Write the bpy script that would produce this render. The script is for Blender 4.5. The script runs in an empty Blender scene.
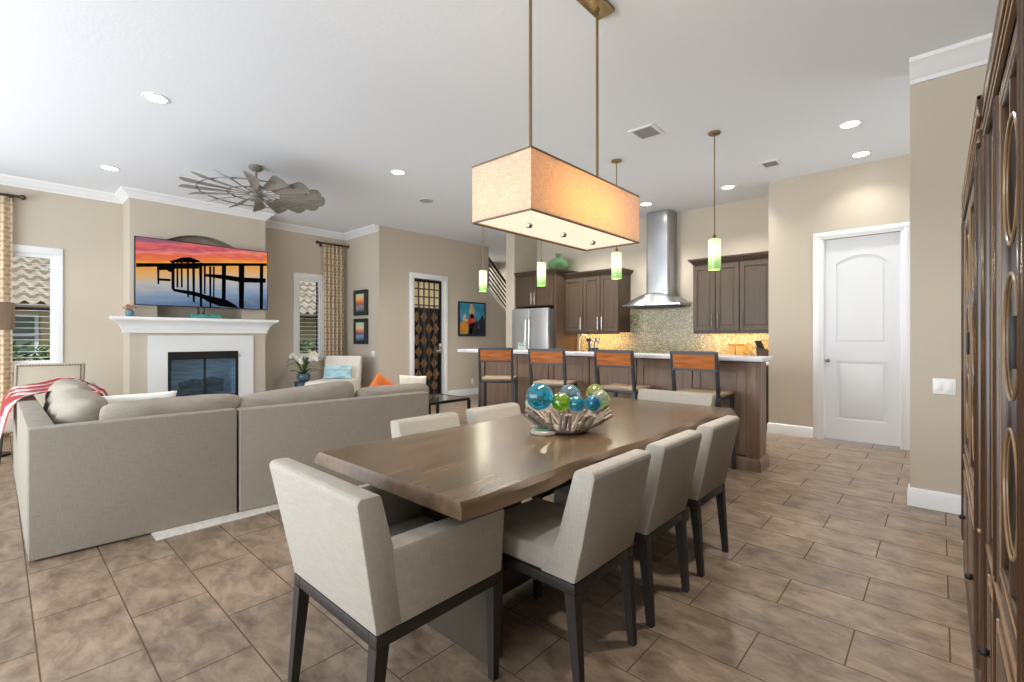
import bpy, bmesh, math, random
from mathutils import Vector, Matrix
random.seed(7)
S = bpy.context.scene
COL = S.collection
PI = math.pi

# ------------------------------------------------------------------ camera, world, big lights, exposure
cd = bpy.data.cameras.new('camera'); cam = bpy.data.objects.new('camera', cd); COL.objects.link(cam)
cam.location = (0, 0, 1.28); cam.rotation_euler = (PI/2, 0, 0.73945)
cd.sensor_width = 36; cd.lens = 469.3/1024*36; cd.shift_y = -4.27/1024; cd.clip_start = 0.02
S.camera = cam
S.view_settings.view_transform = 'Standard'; S.view_settings.look = 'None'
S.view_settings.gamma = 1; S.view_settings.use_curve_mapping = False
S.view_settings.exposure = 0.0
S.cycles.max_bounces = 8; S.cycles.diffuse_bounces = 5; S.cycles.caustics_reflective = False; S.cycles.caustics_refractive = False
S.cycles.sample_clamp_indirect = 4

def lin(c):
    return tuple((x/255/12.92 if x/255 <= .04045 else ((x/255+.055)/1.055)**2.4) for x in c)

W = bpy.data.worlds.new('sky'); S.world = W; W.use_nodes = True
wn = W.node_tree.nodes; wl = W.node_tree.links
bg = wn['Background']
tc = wn.new('ShaderNodeTexCoord'); sx = wn.new('ShaderNodeSeparateXYZ'); rp = wn.new('ShaderNodeValToRGB')
wl.new(tc.outputs['Generated'], sx.inputs[0]); wl.new(sx.outputs['Z'], rp.inputs[0]); wl.new(rp.outputs[0], bg.inputs[0])
rp.color_ramp.elements[0].position = .0; rp.color_ramp.elements[0].color = (.95, .97, 1, 1)
rp.color_ramp.elements[1].position = .7; rp.color_ramp.elements[1].color = (.45, .65, 1, 1)
bg.inputs[1].default_value = 1.0

def light(name, kind, loc, energy, color=(1, 1, 1), rot=(0, 0, 0), **kw):
    d = bpy.data.lights.new(name, kind); d.energy = energy; d.color = color
    for k, v in kw.items(): setattr(d, k, v)
    o = bpy.data.objects.new(name, d); COL.objects.link(o); o.location = loc; o.rotation_euler = rot
    return o
light('sun', 'SUN', (0, 0, 10), 3.0, (1, .95, .86), (0, math.radians(42), math.radians(20)), angle=.02)
# daylight through the wide glass doors behind the camera
light('daylight_back', 'AREA', (-4.0, -3.12, 1.4), 460, (.90, .96, 1), (PI/2, 0, 0), shape='RECTANGLE', size=8.0, size_y=2.6)
light('daylight_side', 'AREA', (-8.7, -1.75, 1.4), 45, (.93, .97, 1), (0, -PI/2, 0), shape='RECTANGLE', size=2.4, size_y=2.2)
# added daylight-toned fill for hall and stairwell, no windows are built there
light('fill_hall', 'AREA', (1.5, 5.9, 1.5), 26, (.94, .97, 1), (0, PI/2, 0), shape='RECTANGLE', size=2.2, size_y=1.8)
light('fill_stair', 'AREA', (-8.5, 8.4, 3.2), 30, (.94, .97, 1), (0, 0, 0), shape='RECTANGLE', size=1.0, size_y=1.6)

# ------------------------------------------------------------------ mesh helpers
class B:
    def __init__(s): s.bm = bmesh.new()
    def add(s, t, m=None):
        vm = {}
        for v in t.verts: vm[v] = s.bm.verts.new(m @ v.co if m else v.co)
        for f in t.faces:
            try:
                nf = s.bm.faces.new([vm[v] for v in f.verts]); nf.material_index = f.material_index
            except ValueError: pass
        t.free(); return s
    def box(s, x0, x1, y0, y1, z0, z1, bev=0, seg=2, m=None):
        t = bmesh.new()
        vs = [t.verts.new((x, y, z)) for x in (x0, x1) for y in (y0, y1) for z in (z0, z1)]
        for q in ((0, 1, 3, 2), (4, 6, 7, 5), (0, 4, 5, 1), (2, 3, 7, 6), (0, 2, 6, 4), (1, 5, 7, 3)): t.faces.new([vs[i] for i in q])
        if bev: bmesh.ops.bevel(t, geom=t.edges[:], offset=bev, segments=seg, profile=.5, affect='EDGES')
        return s.add(t, m)
    def prism(s, pts, ax, a, b, bev=0, seg=2, m=None, taper=None):
        t = bmesh.new()
        def mk(p, c): return {'x': (c, p[0], p[1]), 'y': (p[0], c, p[1]), 'z': (p[0], p[1], c)}[ax]
        A = [t.verts.new(mk(p, a)) for p in pts]; Bv = [t.verts.new(mk(p, b)) for p in pts]
        n = len(pts)
        t.faces.new(A); t.faces.new(Bv[::-1])
        for i in range(n): t.faces.new([A[i], Bv[i], Bv[(i+1) % n], A[(i+1) % n]])
        bmesh.ops.recalc_face_normals(t, faces=t.faces[:])
        if taper:
            for v in t.verts: v.co = taper(v.co)
        if bev: bmesh.ops.bevel(t, geom=t.edges[:], offset=bev, segments=seg, profile=.5, affect='EDGES')
        return s.add(t, m)
    def loft(s, rings, cap=True, closed=True):
        t = bmesh.new(); R = [[t.verts.new(p) for p in r] for r in rings]; n = len(rings[0])
        for a, b in zip(R, R[1:]):
            for i in range(n if closed else n-1):
                j = (i+1) % n; t.faces.new([a[i], a[j], b[j], b[i]])
        if cap: t.faces.new(R[0][::-1]); t.faces.new(R[-1])
        bmesh.ops.recalc_face_normals(t, faces=t.faces[:])
        return s.add(t)
    def tube(s, pts, r, n=8, cap=True, flat=None):
        pts = [Vector(p) for p in pts]; rings = []
        N = len(pts)
        up = None
        for i, p in enumerate(pts):
            d = (pts[min(i+1, N-1)]-pts[max(i-1, 0)]).normalized()
            if up is None:
                up = Vector((0, 0, 1)) if abs(d.z) < .9 else Vector((0, 1, 0))
            a = d.cross(up).normalized(); b = a.cross(d).normalized(); up = b
            rr = r[i] if isinstance(r, (list, tuple)) else r
            ph = PI/4 if n == 4 else 0
            rings.append([p + a*math.cos(2*PI*k/n+ph)*rr*(flat or 1) + b*math.sin(2*PI*k/n+ph)*rr for k in range(n)])
        return s.loft(rings, cap)
    def bar(s, p, q, w, h=None, w2=None, bev=0):
        p, q = Vector(p), Vector(q); h = h or w; d = (q-p).normalized()
        up = Vector((0, 0, 1)) if abs(d.z) < .95 else Vector((0, 1, 0))
        a = d.cross(up).normalized(); b = a.cross(d).normalized()
        k = (w2/w) if w2 else 1
        def ring(c, f): return [c+a*w/2*f*x+b*h/2*f*y for x, y in ((-1, -1), (1, -1), (1, 1), (-1, 1))]
        return s.loft([ring(p, 1), ring(q, k)])
    def lathe(s, prof, n=24, c=(0, 0, 0), cap=False, sx=1, sy=1):
        rings = [[(c[0]+r*math.cos(2*PI*k/n)*sx, c[1]+r*math.sin(2*PI*k/n)*sy, c[2]+z) for k in range(n)] for r, z in prof]
        return s.loft(rings, cap)
    def sphere(s, c, r, n=20, sz=1):
        m = [(r*math.sin(PI*i/(n//2)), -r*sz*math.cos(PI*i/(n//2))) for i in range(n//2+1)]
        m[0] = (1e-4, m[0][1]); m[-1] = (1e-4, m[-1][1])
        return s.lathe(m, n, c, True)
    def torus(s, c, R, r, ax='x', n=28, k=6):
        rings = []
        for i in range(n+1):
            a = 2*PI*i/n; ring = []
            for j in range(k):
                b = 2*PI*j/k; rr = R+r*math.cos(b); h = r*math.sin(b)
                u, v = rr*math.cos(a), rr*math.sin(a)
                ring.append((c[0]+h, c[1]+u, c[2]+v) if ax == 'x' else ((c[0]+u, c[1]+h, c[2]+v) if ax == 'y' else (c[0]+u, c[1]+v, c[2]+h)))
            rings.append(ring)
        return s.loft(rings, False)
    def pillow(s, w, h, t, m=None, n=22, wr=.012, seed=0, sag=0, p=2.6, pinch=.06, rnd_=0, lump=0):
        rnd = random.Random(seed); ph = [rnd.uniform(0, 6) for _ in range(8)]
        tb = bmesh.new(); G = {}
        for sd in (1, -1):
            for i in range(n+1):
                for j in range(n+1):
                    u = math.sin((i/n-.5)*PI); v = math.sin((j/n-.5)*PI); u0, v0 = u, v
                    if rnd_: fq = max(abs(u), abs(v), 1e-6)/max(1e-6, (abs(u)**rnd_+abs(v)**rnd_)**(1/rnd_)); u, v = u*fq, v*fq
                    ed = (i in (0, n)) or (j in (0, n))
                    if ed and sd < 0: G[sd, i, j] = G[1, i, j]; continue
                    th = t/2*((1-abs(u0)**p)*(1-abs(v0)**p))**.42
                    x = w/2*u*(1-pinch*(1-v*v)*abs(u)**3); z = h/2*v*(1-pinch*(1-u*u)*abs(v)**3)
                    wv = wr*(math.sin(x*21+ph[0]+3*v)*math.sin(z*17+ph[1]) + .7*math.sin((x+z)*29+ph[2])*math.sin((x-z)*15+ph[3]))*(1-.5*abs(u*v))
                    z -= sag*(1-u*u)*(v+1)/2*h; z += lump*u0*(v0+1)/2*h
                    G[sd, i, j] = tb.verts.new((x, sd*th + (wv if not ed else wv*.6), z))
        for sd in (1, -1):
            for i in range(n):
                for j in range(n):
                    q = [G[sd, i, j], G[sd, i+1, j], G[sd, i+1, j+1], G[sd, i, j+1]]
                    tb.faces.new(q if sd < 0 else q[::-1])
        return s.add(tb, m)

def obj(name, b, mat, parent=None, ang=38, loc=None, kind=None):
    bm = b.bm
    bmesh.ops.recalc_face_normals(bm, faces=bm.faces[:])
    for f in bm.faces: f.smooth = True
    for e in bm.edges:
        if len(e.link_faces) == 2 and e.calc_face_angle(0) > math.radians(ang): e.smooth = False
    me = bpy.data.meshes.new(name); bm.to_mesh(me); bm.free()
    for mm in (mat if isinstance(mat, (list, tuple)) else [mat]): me.materials.append(mm)
    o = bpy.data.objects.new(name, me); COL.objects.link(o)
    if parent: o.parent = parent
    if loc: o.location = loc
    if kind: o['kind'] = kind
    return o
def struct(name, b, mat, ang=38): return obj(name, b, mat, None, ang, None, 'structure')
def tag(o, label, cat, group=None):
    o['label'] = label; o['category'] = cat
    if group: o['group'] = group
    return o
def thing(name, label, cat, loc=(0, 0, 0), rz=0, group=None):
    o = bpy.data.objects.new(name, None); COL.objects.link(o); o.location = loc; o.rotation_euler = (0, 0, rz)
    o.empty_display_size = .1
    return tag(o, label, cat, group)
def dup(root, label, loc, rz=0, group=None):
    r = root.copy(); COL.objects.link(r); r.location = loc; r.rotation_euler = (0, 0, rz); r['label'] = label
    if group: r['group'] = group
    for ch in list(root.children):
        c = ch.copy(); COL.objects.link(c); c.parent = r
        for g in list(ch.children):
            d = g.copy(); COL.objects.link(d); d.parent = c
    return r
def plabel(o, l): o['label'] = l; return o
def TR(x, y, z, rz=0, rx=0, ry=0): return Matrix.Translation((x, y, z)) @ Matrix.Rotation(rz, 4, 'Z') @ Matrix.Rotation(rx, 4, 'X') @ Matrix.Rotation(ry, 4, 'Y')

# ------------------------------------------------------------------ materials
def M(name, col, rough=.5, metal=0, noise=None, bump=None, trans=0, emit=None, alpha=None, ior=1.45, spec=None, coat=0, col2=None, coord='Object'):
    m = bpy.data.materials.new(name); m.use_nodes = True; nt = m.node_tree; n = nt.nodes; l = nt.links
    p = n['Principled BSDF']; c = lin(col)
    p.inputs['Base Color'].default_value = (*c, 1); p.inputs['Roughness'].default_value = rough; p.inputs['Metallic'].default_value = metal
    p.inputs['Transmission Weight'].default_value = trans; p.inputs['IOR'].default_value = ior
    if spec is not None: p.inputs['Specular IOR Level'].default_value = spec
    if coat: p.inputs['Coat Weight'].default_value = coat
    if emit: p.inputs['Emission Color'].default_value = (*lin(emit[0]), 1); p.inputs['Emission Strength'].default_value = emit[1]
    if noise or bump:
        t = n.new('ShaderNodeTexCoord')
    if noise:
        sc, amt = noise[0], noise[1]
        mp = n.new('ShaderNodeMapping'); mp.inputs['Scale'].default_value = sc if hasattr(sc, '__len__') else (sc,)*3
        nz = n.new('ShaderNodeTexNoise'); nz.inputs['Scale'].default_value = 1; nz.inputs['Detail'].default_value = noise[2] if len(noise) > 2 else 4
        l.new(t.outputs[coord], mp.inputs[0]); l.new(mp.outputs[0], nz.inputs[0])
        r = n.new('ShaderNodeValToRGB'); l.new(nz.outputs[0], r.inputs[0]); l.new(r.outputs[0], p.inputs['Base Color'])
        r.color_ramp.elements[0].position = .28; r.color_ramp.elements[1].position = .72
        if col2: a, b = c, lin(col2)
        else: a, b = tuple(x*(1-amt) for x in c), tuple(min(1, x*(1+amt)) for x in c)
        r.color_ramp.elements[0].color = (*a, 1); r.color_ramp.elements[1].color = (*b, 1)
    if bump:
        mp = n.new('ShaderNodeMapping'); sc = bump[0]; mp.inputs['Scale'].default_value = sc if hasattr(sc, '__len__') else (sc,)*3
        nz = n.new('ShaderNodeTexNoise'); nz.inputs['Scale'].default_value = 1; nz.inputs['Detail'].default_value = 3
        l.new(t.outputs[coord], mp.inputs[0]); l.new(mp.outputs[0], nz.inputs[0])
        bp = n.new('ShaderNodeBump'); bp.inputs['Strength'].default_value = bump[1]; bp.inputs['Distance'].default_value = bump[2] if len(bump) > 2 else .01
        l.new(nz.outputs[0], bp.inputs['Height']); l.new(bp.outputs[0], p.inputs['Normal'])
    return m
def nodes(m): return m.node_tree.nodes, m.node_tree.links, m.node_tree.nodes['Principled BSDF']

def linen(name, col, amt=.1, rough=.9):
    m = M(name, col, rough, spec=.15); n, l, p = nodes(m)
    t = n.new('ShaderNodeTexCoord'); outs = []
    for sc in ((340, 340, 16), (16, 16, 340)):
        mp = n.new('ShaderNodeMapping'); mp.inputs['Scale'].default_value = sc
        z = n.new('ShaderNodeTexNoise'); z.inputs['Scale'].default_value = 1; z.inputs['Detail'].default_value = 2
        l.new(t.outputs['Object'], mp.inputs[0]); l.new(mp.outputs[0], z.inputs[0]); outs.append(z)
    a = n.new('ShaderNodeMath'); a.operation = 'ADD'; l.new(outs[0].outputs[0], a.inputs[0]); l.new(outs[1].outputs[0], a.inputs[1])
    h = n.new('ShaderNodeMath'); h.operation = 'MULTIPLY'; h.inputs[1].default_value = .5; l.new(a.outputs[0], h.inputs[0])
    r = n.new('ShaderNodeValToRGB'); l.new(h.outputs[0], r.inputs[0]); c = lin(col)
    r.color_ramp.elements[0].position = .35; r.color_ramp.elements[1].position = .65
    r.color_ramp.elements[0].color = (*[x*(1-amt) for x in c], 1); r.color_ramp.elements[1].color = (*[min(1, x*(1+amt)) for x in c], 1)
    l.new(r.outputs[0], p.inputs['Base Color'])
    bp = n.new('ShaderNodeBump'); bp.inputs['Strength'].default_value = .15; bp.inputs['Distance'].default_value = .003
    l.new(h.outputs[0], bp.inputs['Height']); l.new(bp.outputs[0], p.inputs['Normal'])
    return m

m_wall = M('wall_paint', (195, 185, 170), .85, bump=(90, .08, .004), spec=.2)
m_ceil = M('ceiling_knockdown', (232, 237, 245), .9, bump=(42, .2, .006), spec=.1)
m_white = M('white_trim_paint', (232, 233, 235), .4)
m_door = M('white_door_paint', (226, 228, 232), .45)
m_linen = linen('chair_linen', (162, 156, 147))
m_cream = linen('cream_fabric', (222, 215, 204), .06)
m_sofa = linen('sofa_linen', (142, 135, 125), .13)
m_cush = linen('cushion_linen', (150, 142, 131), .14)
m_leg = M('dark_espresso_wood', (33, 27, 23), .55, noise=((30, 30, 4), .3))
m_table = M('table_oak', (92, 74, 54), .26, noise=((26, 2.2, 26), .34, 4), bump=((60, 4, 60), .03, .002), spec=.5)
m_tedge = M('table_edge_oak', (94, 74, 54), .4, noise=((20, 3, 20), .35, 6), bump=((40, 6, 40), .3, .006))
m_ped = M('pedestal_wood', (62, 55, 46), .5, noise=((10, 10, 3), .22))
m_cab = M('cabinet_wood', (72, 58, 45), .42, noise=((30, 30, 2.5), .16))
m_isl = M('island_wood', (120, 97, 80), .4, noise=((26, 26, 2.5), .2))
m_steel = M('stainless', (178, 180, 184), .28, 1, noise=((2, 2, 120), .05))
m_steelf = M('fridge_steel', (186, 188, 192), .32, .75)
m_dsteel = M('dark_fridge_side', (70, 72, 76), .45, .4)
m_nickel = M('nickel', (196, 192, 186), .25, 1)
m_bronze = M('bronze_metal', (122, 98, 66), .35, 1)
m_brass = M('aged_brass', (150, 128, 92), .3, 1)
m_black = M('black_iron', (28, 26, 25), .5, .3)
m_stool = M('stool_steel', (58, 58, 60), .42, .6)
m_orange = M('stool_backwood', (172, 98, 44), .3, noise=((6, 60, 60), .45, 5))
m_seat = M('stool_seatwood', (150, 128, 104), .45, noise=((6, 60, 60), .25))
m_marble = M('pale_stone', (226, 226, 232), .18, noise=(9, .09, 7))
def thin(name, col, tint=1.0, refl=.25, rim=None, body=0):
    # blown thin glass: see-through, tinted more strongly at the rim, with a glossy skin
    m = M(name, col, .04, spec=.8); n, l, p = nodes(m)
    tr = n.new('ShaderNodeBsdfTransparent'); lw = n.new('ShaderNodeLayerWeight'); lw.inputs[0].default_value = .35
    r = n.new('ShaderNodeValToRGB'); l.new(lw.outputs['Facing'], r.inputs[0]); c = lin(col)
    r.color_ramp.elements[0].color = (*[1-(1-x)*tint*.75 for x in c], 1); r.color_ramp.elements[1].color = (*[1-(1-x)*min(1, tint*1.3) for x in (lin(rim) if rim else c)], 1)
    l.new(r.outputs[0], tr.inputs[0])
    mx = n.new('ShaderNodeMixShader'); mr = n.new('ShaderNodeMapRange'); mr.inputs[3].default_value = refl*.3+body; mr.inputs[4].default_value = min(1, refl+.35+body)
    l.new(lw.outputs['Facing'], mr.inputs[0]); l.new(mr.outputs[0], mx.inputs[0])
    l.new(tr.outputs[0], mx.inputs[1]); l.new(p.outputs[0], mx.inputs[2]); l.new(mx.outputs[0], n['Material Output'].inputs[0])
    return m
m_glassd = M('dark_glass', (22, 26, 30), .06, 0, spec=.8)
m_glass = thin('clear_glass', (225, 240, 238), .6)
m_green = thin('green_glass', (186, 222, 188), .8, .08)
m_rod = M('dark_rod', (62, 40, 28), .4)

# floor: running-bond tile
m_floor = bpy.data.materials.new('floor_tile'); m_floor.use_nodes = True
n, l, p = nodes(m_floor)
t = n.new('ShaderNodeTexCoord'); mp = n.new('ShaderNodeMapping'); mp.inputs['Location'].default_value = (.275, -1.92, 0)
br = n.new('ShaderNodeTexBrick'); br.inputs['Scale'].default_value = 1; br.inputs['Brick Width'].default_value = .61; br.inputs['Row Height'].default_value = .302
br.inputs['Mortar Size'].default_value = .003; br.inputs['Mortar Smooth'].default_value = .1; br.offset = .5; br.inputs['Bias'].default_value = 0
br.inputs['Color1'].default_value = (.9, .9, .9, 1); br.inputs['Color2'].default_value = (1.06, 1.06, 1.06, 1); br.inputs['Mortar'].default_value = (1, 1, 1, 1)
l.new(t.outputs['Object'], mp.inputs[0]); l.new(mp.outputs[0], br.inputs[0])
mp2 = n.new('ShaderNodeMapping'); mp2.inputs['Scale'].default_value = (4.5, 8, 1); mp2.inputs['Rotation'].default_value = (0, 0, .55)
nz = n.new('ShaderNodeTexNoise'); nz.inputs['Scale'].default_value = 1.3; nz.inputs['Detail'].default_value = 12; nz.inputs['Roughness'].default_value = .7; nz.inputs['Distortion'].default_value = .45
l.new(t.outputs['Object'], mp2.inputs[0]); l.new(mp2.outputs[0], nz.inputs[0])
r = n.new('ShaderNodeValToRGB'); l.new(nz.outputs[0], r.inputs[0])
r.color_ramp.elements[0].position = .36; r.color_ramp.elements[0].color = (*lin((102, 85, 71)), 1)
r.color_ramp.elements[1].position = .64; r.color_ramp.elements[1].color = (*lin((156, 136, 116)), 1)
mx = n.new('ShaderNodeMix'); mx.data_type = 'RGBA'; mx.blend_type = 'MULTIPLY'; mx.inputs[0].default_value = 1
l.new(r.outputs[0], mx.inputs[6]); l.new(br.outputs['Color'], mx.inputs[7]); mg = n.new('ShaderNodeMix'); mg.data_type = 'RGBA'; l.new(br.outputs['Fac'], mg.inputs[0]); l.new(mx.outputs[2], mg.inputs[6]); mg.inputs[7].default_value = (*lin((100, 84, 70)), 1)
l.new(mg.outputs[2], p.inputs['Base Color'])
rm = n.new('ShaderNodeMapRange'); rm.inputs[3].default_value = .3; rm.inputs[4].default_value = .95; l.new(br.outputs['Fac'], rm.inputs[0]); l.new(rm.outputs[0], p.inputs['Roughness'])
sm = n.new('ShaderNodeMapRange'); sm.inputs[3].default_value = .5; sm.inputs[4].default_value = .0; l.new(br.outputs['Fac'], sm.inputs[0]); l.new(sm.outputs[0], p.inputs['Specular IOR Level'])
bp = n.new('ShaderNodeBump'); bp.inputs['Strength'].default_value = .4; bp.inputs['Distance'].default_value = .003; bp.invert = True
l.new(br.outputs['Fac'], bp.inputs['Height']); l.new(bp.outputs[0], p.inputs['Normal'])

# mosaic backsplash
m_mos = bpy.data.materials.new('mosaic_tile'); m_mos.use_nodes = True
n, l, p = nodes(m_mos)
t = n.new('ShaderNodeTexCoord'); sp = n.new('ShaderNodeSeparateXYZ'); cb = n.new('ShaderNodeCombineXYZ')
l.new(t.outputs['Object'], sp.inputs[0]); l.new(sp.outputs[0], cb.inputs[0]); l.new(sp.outputs[2], cb.inputs[1])
mp = n.new('ShaderNodeMapping'); mp.inputs['Scale'].default_value = (62, 62, 62); mp.inputs['Rotation'].default_value = (0, 0, .785)
l.new(cb.outputs[0], mp.inputs[0])
vo = n.new('ShaderNodeTexVoronoi'); vo.inputs['Scale'].default_value = 1; vo.inputs['Randomness'].default_value = .25; vo.distance = 'CHEBYCHEV'
l.new(mp.outputs[0], vo.inputs[0])
sp2 = n.new('ShaderNodeSeparateColor'); l.new(vo.outputs['Color'], sp2.inputs[0])
r = n.new('ShaderNodeValToRGB'); l.new(sp2.outputs[0], r.inputs[0]); r.color_ramp.interpolation = 'CONSTANT'
cols = [(134, 132, 104), (160, 156, 126), (122, 120, 96), (178, 164, 130), (150, 132, 102), (186, 182, 156)]
for i, c in enumerate(cols):
    e = r.color_ramp.elements[i] if i < 2 else r.color_ramp.elements.new(i/6)
    e.position = i/6; e.color = (*lin(c), 1)
l.new(r.outputs[0], p.inputs['Base Color']); p.inputs['Roughness'].default_value = .25

# ------------------------------------------------------------------ room shell
CZ = 3.343
struct('floor', B().box(-9.1, 1.7, -3.3, 9.6, -.12, 0), m_floor)
struct('ceiling', B().box(-9.3, 1.7, -3.3, 9.6, CZ, CZ+.12), m_ceil)
# left wall with two window openings (wall plane x = -8.88), wide opening behind the camera
XL = -8.88
wl_ = B()
def wseg(y0, y1, z0, z1): wl_.box(XL-.2, XL, y0, y1, z0, z1)
WIN = [(-.13, .515), (3.79, 4.225)]; WZ = (.905, 2.385)
wseg(-3.3, -3.0, 0, CZ); wseg(-3.0, -.5, 2.65, CZ); wseg(-.5, WIN[0][0], 0, CZ)
wseg(WIN[0][1], WIN[1][0], 0, CZ); wseg(WIN[1][1], 4.753, 0, CZ)
for a, b in WIN: wseg(a, b, 0, WZ[0]); wseg(a, b, WZ[1], CZ)
struct('wall_left', wl_, m_wall)
struct('wall_alcove', B().box(XL-.2, -7.82, 4.753, 4.9, 0, CZ).box(-7.82, -7.664, 4.753, 4.9, 0, CZ), m_wall)
# wall with the iron wine door, ending in the sloped stair wall
XW = -7.664
ww = B()
ww.box(XW-.16, XW, 4.9, 5.53, 0, CZ).box(XW-.16, XW, 5.53, 6.285, 2.445, CZ).box(XW-.16, XW, 6.285, 7.604, 0, CZ)
def slope(y): return 2.354-.878*(y-7.604)
ww.prism([(7.604, 0), (7.604, slope(7.604)), (9.4, slope(9.4)), (9.4, 0)], 'x', XW-.16, XW)
struct('wall_wine', ww, m_wall)
tb = B(); tb.prism([(7.58, slope(7.58)), (7.58, slope(7.58)+.03), (9.4, slope(9.4)+.03), (9.4, slope(9.4))], 'x', XW-.18, XW+.02)
struct('trim_1', tb, m_white)
struct('wall_stairwell', B().box(-9.25, -9.1, 4.9, 9.6, 0, CZ).box(-9.1, -6.2, 9.45, 9.6, 0, CZ), m_wall)
# closet behind the wine door
struct('wall_closet', B().box(-9.1, XW-.16, 7.3, 7.4, 0, 2.6), m_wall)
# kitchen walls
YK = 7.615
struct('wall_kitchen_wing', B().box(-6.47, -6.237, 6.912, 9.45, 0, CZ), m_wall)
struct('wall_kitchen', B().box(-6.237, -1.69, YK, YK+.15, 0, CZ), m_wall)
# pantry wall with the white door
YD = 6.933
pw = B(); pw.box(-1.69, -1.075, YD, YD+.15, 0, CZ).box(-1.075, -.325, YD, YD+.15, 2.49, CZ).box(-.325, 1.55, YD, YD+.15, 0, CZ).box(-1.69, -1.54, YD+.15, YK+.15, 0, CZ)
struct('wall_pantry', pw, m_wall)
struct('wall_stub', B().box(-.169, .75, 4.678, 4.83, 0, CZ), m_wall)
struct('wall_hall', B().box(1.55, 1.7, 4.83, 7.1, 0, CZ).box(.75, 1.7, 4.73, 4.83, 0, CZ), m_wall)
struct('wall_right', B().box(.62, .75, -3.3, 4.678, 0, CZ), m_wall)
bk = B(); bk.box(-9.08, -8.6, -3.4, -3.25, 0, CZ).box(-.6, .75, -3.4, -3.25, 0, CZ).box(-8.6, -.6, -3.4, -3.25, 2.7, CZ)
struct('wall_back', bk, m_wall)
# window frames of the glass doors behind the camera
gd = B()
for x in (-8.6, -6.6, -4.6, -2.6, -.66): gd.box(x, x+.06, -3.36, -3.29, 0, 2.7)
gd.box(-8.6, -.6, -3.36, -3.29, 2.64, 2.7).box(-8.6, -.6, -3.36, -3.29, 0, .06)
struct('window_3', gd, m_white)
gs = B()
for y in (-3.0, -1.78, -.56): gs.box(XL-.14, XL-.07, y, y+.06, 0, 2.65)
gs.box(XL-.14, XL-.07, -2.94, -.56, 2.59, 2.65).box(XL-.14, XL-.07, -2.94, -.56, 0, .06)
struct('window_4', gs, m_white)

# chimney breast with arched niche and firebox opening
XC = -8.38; cy0, cy1 = 1.245, 3.035
cb_ = B()
cb_.box(XL, XC, cy0, 1.69, 0, 1.5).box(XL, XC, 2.61, cy1, 0, 1.5).box(XL, XC, 1.69, 2.61, 1.05, 1.5).box(XL, XC, 1.69, 2.61, 0, .28)
na, nb, ns, npk = 1.56, 2.68, 2.62, 2.83
arch = [(na+(nb-na)*k/16, ns+(npk-ns)*math.sin(PI*k/16)**.75) for k in range(17)]
front = [(cy0, 1.5), (na, 1.5)] + arch + [(nb, 1.5), (cy1, 1.5), (cy1, CZ), (cy0, CZ)]
t = bmesh.new()
# triangulated strips keep the arch clean
def strip(y0, z0a, y1, z0b): cb_.prism([(y0, z0a), (y1, z0b), (y1, CZ), (y0, CZ)], 'x', XC-.25, XC)
strip(cy0, 1.5, na, 1.5); strip(nb, 1.5, cy1, 1.5)
for (a, za), (b, zb) in zip(arch, arch[1:]): strip(a, za, b, zb)
t.free()
cb_.box(XL, XC-.25, cy0, cy1, 1.5, CZ)
struct('wall_chimney', cb_, m_wall)

# crown moulding: profile swept along wall runs (o = outward normal)
CR = [(0, .115), (.012, .115), (.02, .095), (.035, .085), (.06, .055), (.085, .03), (.1, .022), (.105, 0), (0, 0)]
def crown(name, runs, mat=m_white, prof=CR, zt=CZ, up=-1):
    b = B()
    for pts, side in runs:
        # pts: list of xy, mitred offsets
        N = len(pts); rings = []
        for i, pnt in enumerate(pts):
            P = Vector((*pnt, 0))
            def nrm(a, c):
                d = Vector((c[0]-a[0], c[1]-a[1], 0)).normalized(); return Vector((d.y, -d.x, 0))*side
            if 0 < i < N-1:
                n1, n2 = nrm(pts[i-1], pnt), nrm(pnt, pts[i+1]); mvec = (n1+n2)/(1+n1.dot(n2))
            else: mvec = nrm(pts[max(0, i-1)], pts[min(N-1, i+1)]) if i else nrm(pts[0], pts[1])
            rings.append([P+mvec*o+Vector((0, 0, zt+up*z)) for o, z in prof])
        b.loft(rings)
    return struct(name, b, mat, 25)
crown('trim_2', [([(XL, -3.2), (XL, cy0), (XC, cy0), (XC, cy1), (XL, cy1), (XL, 4.753), (XW, 4.753)], 1)])
CR2 = [(o*1.25, z*1.32) for o, z in CR]
crown('trim_3', [([(.62, 4.678), (-.169, 4.678)], -1)], prof=CR2)
# baseboards
BB = [(0, 0), (.016, 0), (.016, .11), (.01, .13), (0, .137)]
def basebd(name, pts, side): return crown(name, [(pts, side)], prof=BB, zt=0, up=1)
basebd('baseboard_left', [(XL, -.5), (XL, cy0), (XC, cy0), (XC, 1.44)], 1)
basebd('baseboard_alcove', [(XC, 2.86), (XC, cy1), (XL, cy1), (XL, 4.753), (XW, 4.753), (XW, 5.425)], 1)
basebd('baseboard_wine', [(XW, 6.39), (XW, 9.4)], 1)
basebd('baseboard_pantry', [(-1.69, YK), (-1.69, YD), (-1.18, YD)], 1)
basebd('baseboard_stub', [(.62, 4.678), (-.169, 4.678), (-.169, 4.83)], -1)
basebd('baseboard_right', [(.62, -3.2), (.62, 4.678)], -1)
basebd('baseboard_wing', [(-6.47, 9.4), (-6.47, 6.912), (-6.237, 6.912), (-6.237, 7.0)], 1)

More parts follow.
